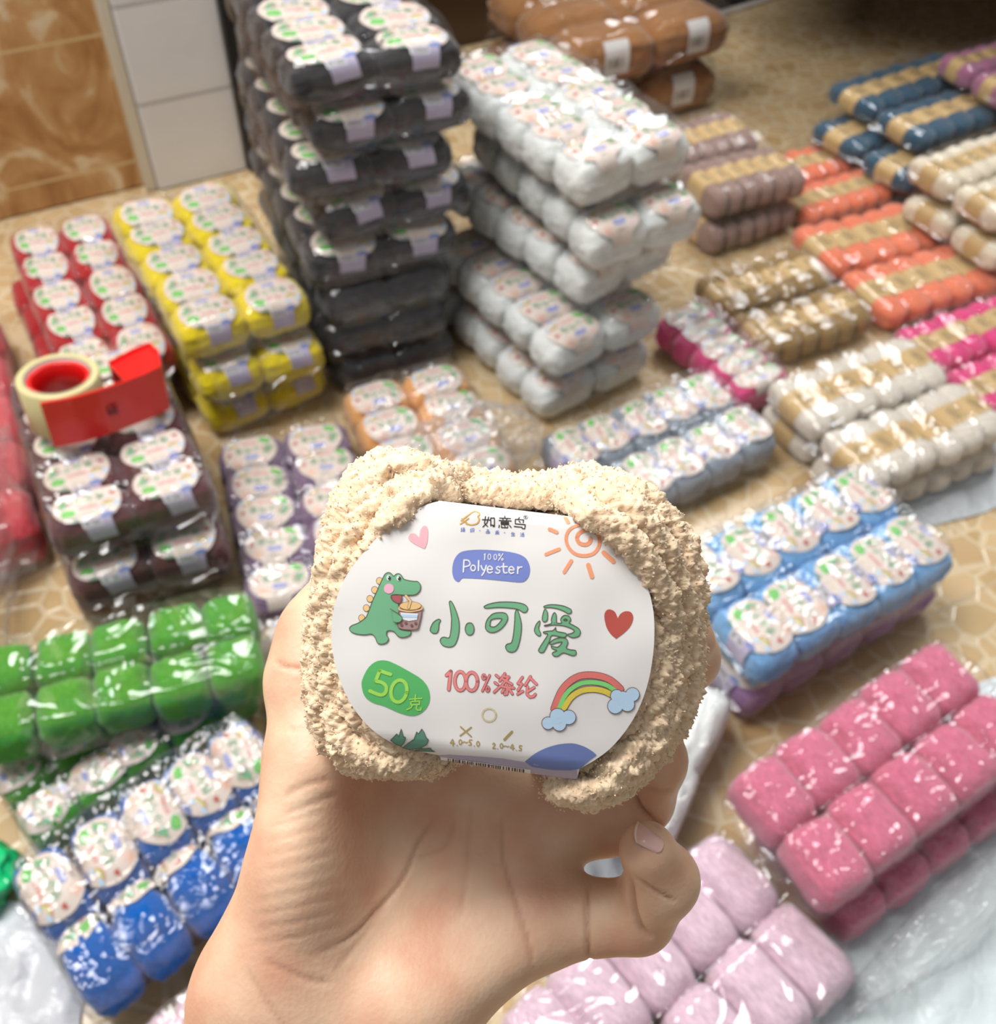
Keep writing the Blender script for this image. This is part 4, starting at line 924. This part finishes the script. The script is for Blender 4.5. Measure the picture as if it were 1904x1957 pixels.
# ---------------------------------------------------------------- the hand
def surface_nets(S, org, h):
    nx, ny, nz_ = S.shape; ins = S < 0
    acc = np.zeros((nx-1, ny-1, nz_-1, 3)); cnt = np.zeros((nx-1, ny-1, nz_-1))
    for ax in range(3):
        o1, o2 = [a for a in range(3) if a != ax]
        for d1 in (0, 1):
            for d2 in (0, 1):
                sl = [None]*3; sl[ax] = slice(0, S.shape[ax]-1)
                sl[o1] = slice(d1, S.shape[o1]-1+d1); sl[o2] = slice(d2, S.shape[o2]-1+d2)
                sl2 = list(sl); sl2[ax] = slice(1, S.shape[ax])
                a, b = S[tuple(sl)], S[tuple(sl2)]; m = (a < 0) != (b < 0)
                t = np.where(m, a/np.where(m, a-b, 1), 0)
                acc[..., ax] += np.where(m, t, 0); acc[..., o1] += np.where(m, d1, 0); acc[..., o2] += np.where(m, d2, 0); cnt += m
    act = cnt > 0; idx = -np.ones(cnt.shape, int); idx[act] = np.arange(act.sum())
    I = np.argwhere(act); P = (I+acc[act]/cnt[act][:, None])*h+np.array(org)
    faces = []
    for ax in range(3):
        o1, o2 = [(1, 2), (2, 0), (0, 1)][ax]
        sl = [slice(1, -1)]*3; sl[ax] = slice(0, S.shape[ax]-1); sl2 = list(sl); sl2[ax] = slice(1, S.shape[ax])
        a, b = ins[tuple(sl)], ins[tuple(sl2)]
        e = np.argwhere(a != b)
        if not len(e): continue
        flip = a[tuple(e.T)]
        e = e.copy(); off = np.ones(3, int); off[ax] = 0; e += off
        def cell(d1, d2):
            c = e.copy(); c[:, o1] -= d1; c[:, o2] -= d2; return idx[tuple(c.T)]
        q = np.stack([cell(1, 1), cell(0, 1), cell(0, 0), cell(1, 0)], 1)
        q[~flip] = q[~flip][:, ::-1]; faces.append(q)
    return P, np.concatenate(faces)

def hand():
    # joints: photo-side point, distance from the lens, radius (all turned into metres below)
    caps = []
    def cap(a, b, k=.006): caps.append((a, b, k))
    J = lambda x, y, d, r: (K(x, y, d), r*d/F_PX)
    # forearm and wrist (broad and flat)
    for o, rr_ in ((-150, 118), (-50, 128), (60, 128), (160, 112)):
        cap(J(560+o*.9, 2260, .262, rr_), J(628+o, 1935, .268, rr_*.98), .010)
        cap(J(560+o*.9, 2260, .262, rr_), J(330+o*1.15, 3300, .246, rr_*1.25), .010)
    # palm: metacarpals
    cap(J(560, 1900, .270, 120), J(690, 1480, .284, 96), .010)
    cap(J(620, 1900, .272, 122), J(830, 1470, .288, 96), .010)
    cap(J(700, 1900, .272, 122), J(950, 1500, .288, 94), .010)
    cap(J(780, 1900, .270, 118), J(1035, 1590, .285, 84), .010)
    cap(J(800, 1880, .268, 104), J(1010, 1765, .274, 92), .010)        # heel under the little finger
    cap(J(700, 1750, .282, 120), J(900, 1650, .288, 110), .010)
    # thenar and thumb
    cap(J(520, 1860, .266, 128), J(606, 1620, .262, 108), .012)
    cap(J(606, 1640, .262, 112), J(612, 1470, .266, 98), .010)
    cap(J(612, 1470, .266, 96), J(602, 1300, .276, 88), .008)
    cap(J(602, 1300, .276, 87), J(618, 1215, .280, 80), .006)
    cap(J(618, 1215, .280, 80), J(690, 1080, .284, 62), .006)
    # index and middle fingers curl behind the ball
    cap(J(690, 1480, .284, 90), J(800, 1250, .300, 78)); cap(J(800, 1250, .300, 76), J(1000, 1110, .300, 66)); cap(J(1000, 1110, .300, 64), J(1160, 1050, .296, 54))
    cap(J(830, 1470, .288, 88), J(1050, 1350, .304, 76)); cap(J(1050, 1350, .304, 74), J(1240, 1290, .292, 66)); cap(J(1240, 1290, .290, 64), J(1312, 1258, .272, 56)); cap(J(1312, 1258, .272, 55), J(1318, 1225, .262, 50))
    # ring finger: along the bottom of the ball, then bent up behind it
    cap(J(980, 1560, .291, 98), J(1178, 1572, .288, 64), .006); cap(J(960, 1510, .288, 84), J(1215, 1528, .282, 68)); cap(J(1222, 1522, .281, 68), J(1246, 1452, .272, 64), .003); cap(J(1246, 1452, .272, 62), J(1225, 1390, .262, 54), .004)
    # little finger folded into a loop, nail towards the viewer
    cap(J(1040, 1755, .276, 80), J(1215, 1752, .269, 68), .006)
    tip = [(J(1222, 1748, .2685, 69), J(1266, 1682, .2585, 66)), (J(1266, 1682, .2585, 66), J(1237, 1625, .2500, 56))]
    for q, kk in zip(tip, (.003, .004)): cap(q[0], q[1], kk)
    lo_ = np.array([min(min(a[0][i]-a[1], b[0][i]-b[1]) for a, b, k in caps)-.006 for i in range(3)])
    hi_ = np.array([max(max(a[0][i]+a[1], b[0][i]+b[1]) for a, b, k in caps)+.006 for i in range(3)])
    bot = K(400, 3200, .248).y; lo_[1] = bot
    h = .00095; n = np.ceil((hi_-lo_)/h).astype(int)
    ax = [lo_[i]+h*np.arange(n[i]) for i in range(3)]
    X, Y, Zz = np.meshgrid(*ax, indexing='ij', sparse=False); X = X.astype(np.float32); Y = Y.astype(np.float32); Zz = Zz.astype(np.float32)
    D = None
    for (A, ra), (B, rb), k in caps:
        ab = B-A; l2 = ab.length_squared
        t = np.clip(((X-A.x)*ab.x+(Y-A.y)*ab.y+(Zz-A.z)*ab.z)/l2, 0, 1)
        d = np.sqrt((X-A.x-t*ab.x)**2+(Y-A.y-t*ab.y)**2+(Zz-A.z-t*ab.z)**2)-(ra+(rb-ra)*t)
        if D is None: D = d
        else:
            hh = np.clip(.5+.5*(D-d)/k, 0, 1); D = D*(1-hh)+d*hh-k*hh*(1-hh)
    # hollow of the palm
    for (x, y, d_, r_), k in (((860, 1650, .240, 235), .016),):
        c, r0 = J(x, y, d_, r_)
        d = r0-np.sqrt((X-c.x)**2+(Y-c.y)**2+(Zz-c.z)**2)
        hh = np.clip(.5-.5*(D-d)/k, 0, 1); D = D*(1-hh)+d*hh+k*hh*(1-hh)
    D[:, 0, :] = np.maximum(D[:, 0, :], h*.3)
    P, Fq = surface_nets(D, lo_, h)
    # smooth a little
    E = np.concatenate([Fq[:, [0, 1]], Fq[:, [1, 2]], Fq[:, [2, 3]], Fq[:, [3, 0]]]); deg = np.bincount(E.ravel(), minlength=len(P)).astype(float)[:, None]
    def lap(Q):
        s = np.zeros_like(Q)
        for i in range(3): s[:, i] = np.bincount(E[:, 0], Q[E[:, 1], i], len(Q))+np.bincount(E[:, 1], Q[E[:, 0], i], len(Q))
        return s/deg
    for _ in range(5): P = P*.45+lap(P)*.55
    # skin creases, given along the palm side; tested by direction from the lens
    cam0 = P+np.array(HOLD); px = CX+F_PX*cam0[:, 0]/-cam0[:, 2]; py = CY-F_PX*cam0[:, 1]/-cam0[:, 2]
    Nn = np.zeros_like(P); fn = np.cross(P[Fq[:, 2]]-P[Fq[:, 0]], P[Fq[:, 3]]-P[Fq[:, 1]])
    for c in range(4):
        for i in range(3): Nn[:, i] += np.bincount(Fq[:, c], fn[:, i], len(P))
    Nn /= np.linalg.norm(Nn, axis=1)[:, None]+1e-12
    if (Nn[:, 2]*(P[:, 2]-P[:, 2].mean())).sum() < 0: Nn = -Nn; Fq = Fq[:, ::-1]
    front = np.clip(Nn[:, 2]*3, 0, 1); cre = np.zeros(len(P))
    lines = [([(835,1560),(800,1610),(770,1680),(720,1740),(670,1790),(590,1830)], 4.5, .0007), ([(960,1550),(960,1640),(985,1720),(1010,1800),(1020,1862)], 4, .0006),
             ([(870,1560),(850,1620),(780,1640)], 5, .0003), ([(500,1832),(580,1870),(640,1880)], 6, .0004), ([(470,1850),(520,1930),(560,1980)], 5, .0005),
             ([(900,1530),(895,1600),(890,1680),(880,1760)], 5, .0003), ([(760,1700),(700,1780),(640,1860)], 5, .0003),
             ([(1126,1680),(1122,1740),(1124,1800),(1130,1850)], 5, .0009), ([(1205,1676),(1207,1708),(1213,1745),(1228,1778),(1246,1794)], 5.5, .0013), ([(1216,1676),(1246,1698),(1272,1714),(1294,1724)], 4, .0007),
             ([(1212,1515),(1225,1545),(1255,1572),(1268,1580)], 5, .0016), ([(1230,1505),(1262,1512),(1290,1508)], 5, .0004),
             ([(525,1262),(550,1275),(585,1278)], 4, .0007), ([(540,1525),(585,1500),(640,1488)], 5, .0005), ([(535,1560),(600,1535),(650,1515)], 5, .0004), ([(548,1395),(590,1392)], 4, .0003)]
    for i in range(9):
        y = 1560+i*28; lines.append(([(505-i*4, y+22), (560, y+8), (620+8*i, y-8-2*i)], 3.5, .00022))
    for pts, w, dep in lines:
        q = spline(pts, 8); q = np.array(q); best = np.full(len(P), 1e9)
        arc = np.zeros(len(P)); ns_ = len(q)-1
        for i, (a, b) in enumerate(zip(q, q[1:])):
            ab = b-a; t = np.clip(((px-a[0])*ab[0]+(py-a[1])*ab[1])/(ab@ab), 0, 1)
            dd = np.hypot(px-a[0]-t*ab[0], py-a[1]-t*ab[1]); arc = np.where(dd < best, (i+t)/ns_, arc); best = np.minimum(best, dd)
        e = np.exp(-(best/w)**2)*front*np.clip(np.minimum(arc, 1-arc)*4.5+.04, 0, 1)       # creases fade at both ends
        P = P-Nn*(e*dep)[:, None]; cre = np.maximum(cre, e*min(1, dep/.0009))
    V = [tuple(p) for p in P]; Fl = [tuple(int(i) for i in f) for f in Fq]
    nskin = len(Fl)
    # nail of the little finger
    nb = len(V); nu, nv = 12, 14
    def finger_d(p):
        best = 9
        for (A, ra), (B, rb_) in tip:
            ab = B-A; t = max(0, min(1, (p-A).dot(ab)/ab.length_squared)); best = min(best, (p-A-ab*t).length-(ra+(rb_-ra)*t))
        return best
    def on_tip(x, y):
        d = .235
        for _ in range(40):
            s = finger_d(K(x, y, d)); d += max(s, 0)*.9
            if s < 1e-5: break
        return d
    c0, c1, c2, c3 = (1219,1569),(1216,1610),(1259,1634),(1272,1606)          # free edge, then root
    for j in range(nv+1):
        t = j/nv
        for i in range(nu+1):
            u = i/nu; e_ = abs(2*u-1)
            tt = t*(1-.16*e_**3)+(.03*(1-e_**2) if t > .9 else 0)
            x = (c0[0]*(1-u)+c1[0]*u)*(1-tt)+(c3[0]*(1-u)+c2[0]*u)*tt; y = (c0[1]*(1-u)+c1[1]*u)*(1-tt)+(c3[1]*(1-u)+c2[1]*u)*tt
            x -= 5*(1-e_**2)*(1-t)**2
            V.append(tuple(K(x, y, on_tip(x, y)-.00035-.00045*(1-t)+.0006*e_**6*t)))
    for j in range(nv):
        for i in range(nu):
            q = nb+j*(nu+1)+i; Fl.append((q, q+1, q+nu+2, q+nu+1))
    m, b, ns, ls = mat('skin', (222,178,146), .48)
    b.inputs['Subsurface Weight'].default_value = .12; b.inputs['Subsurface Radius'].default_value = (1.0, .35, .2); b.inputs['Subsurface Scale'].default_value = .004
    t = node(ns, 'ShaderNodeTexCoord'); n1 = node(ns, 'ShaderNodeTexNoise', Scale=55.0, Detail=3.0); ls.new(t.outputs['Object'], n1.inputs['Vector'])
    r1 = ramp(ns, [(.32, (217,164,136)), (.52, (226,184,154)), (.7, (232,198,168))]); ls.new(n1.outputs['Fac'], r1.inputs[0])
    at = node(ns, 'ShaderNodeAttribute', attribute_name='crease'); mx = node(ns, 'ShaderNodeMix', data_type='RGBA'); ls.new(r1.outputs[0], mx.inputs[6]); mx.inputs[7].default_value = (*lin((150,84,56)), 1)
    q = node(ns, 'ShaderNodeMath', operation='MULTIPLY'); q.inputs[1].default_value = .42; ls.new(at.outputs['Fac'], q.inputs[0]); ls.new(q.outputs[0], mx.inputs[0]); ls.new(mx.outputs[2], b.inputs['Base Color'])
    n2 = node(ns, 'ShaderNodeTexNoise', Scale=900.0, Detail=3.0); ls.new(t.outputs['Object'], n2.inputs['Vector']); n3 = node(ns, 'ShaderNodeTexVoronoi', Scale=700.0); ls.new(t.outputs['Object'], n3.inputs['Vector'])
    ad = node(ns, 'ShaderNodeMath', operation='ADD'); ls.new(n2.outputs['Fac'], ad.inputs[0]); ls.new(n3.outputs['Distance'], ad.inputs[1])
    bp = node(ns, 'ShaderNodeBump', Strength=.10, Distance=.0006); ls.new(ad.outputs[0], bp.inputs['Height']); ls.new(bp.outputs[0], b.inputs['Normal'])
    ne = mat('nail_edge', (244,228,214), .35)[0]; nm, nb_, _, _ = mat('nail', (236,192,182), .25); nb_.inputs['Coat Weight'].default_value = .3
    me = mesh_np('person', V, Fl, [m, nm, ne])
    mi = np.zeros(len(Fl), np.int32); mi[nskin:] = 1; mi[nskin:nskin+nu] = 2; me.polygons.foreach_set('material_index', mi)
    at_ = me.attributes.new('crease', 'FLOAT', 'POINT'); at_.data.foreach_set('value', np.concatenate([cre, np.zeros(len(V)-len(P))]).astype(np.float32))
    o = link('person', me); o.matrix_world = Matrix.Translation(HOLD_W) @ HOLD_M
    tag(o, 'person reaching in with an open left hand, palm up, holding the peach yarn ball', 'person')
hand()
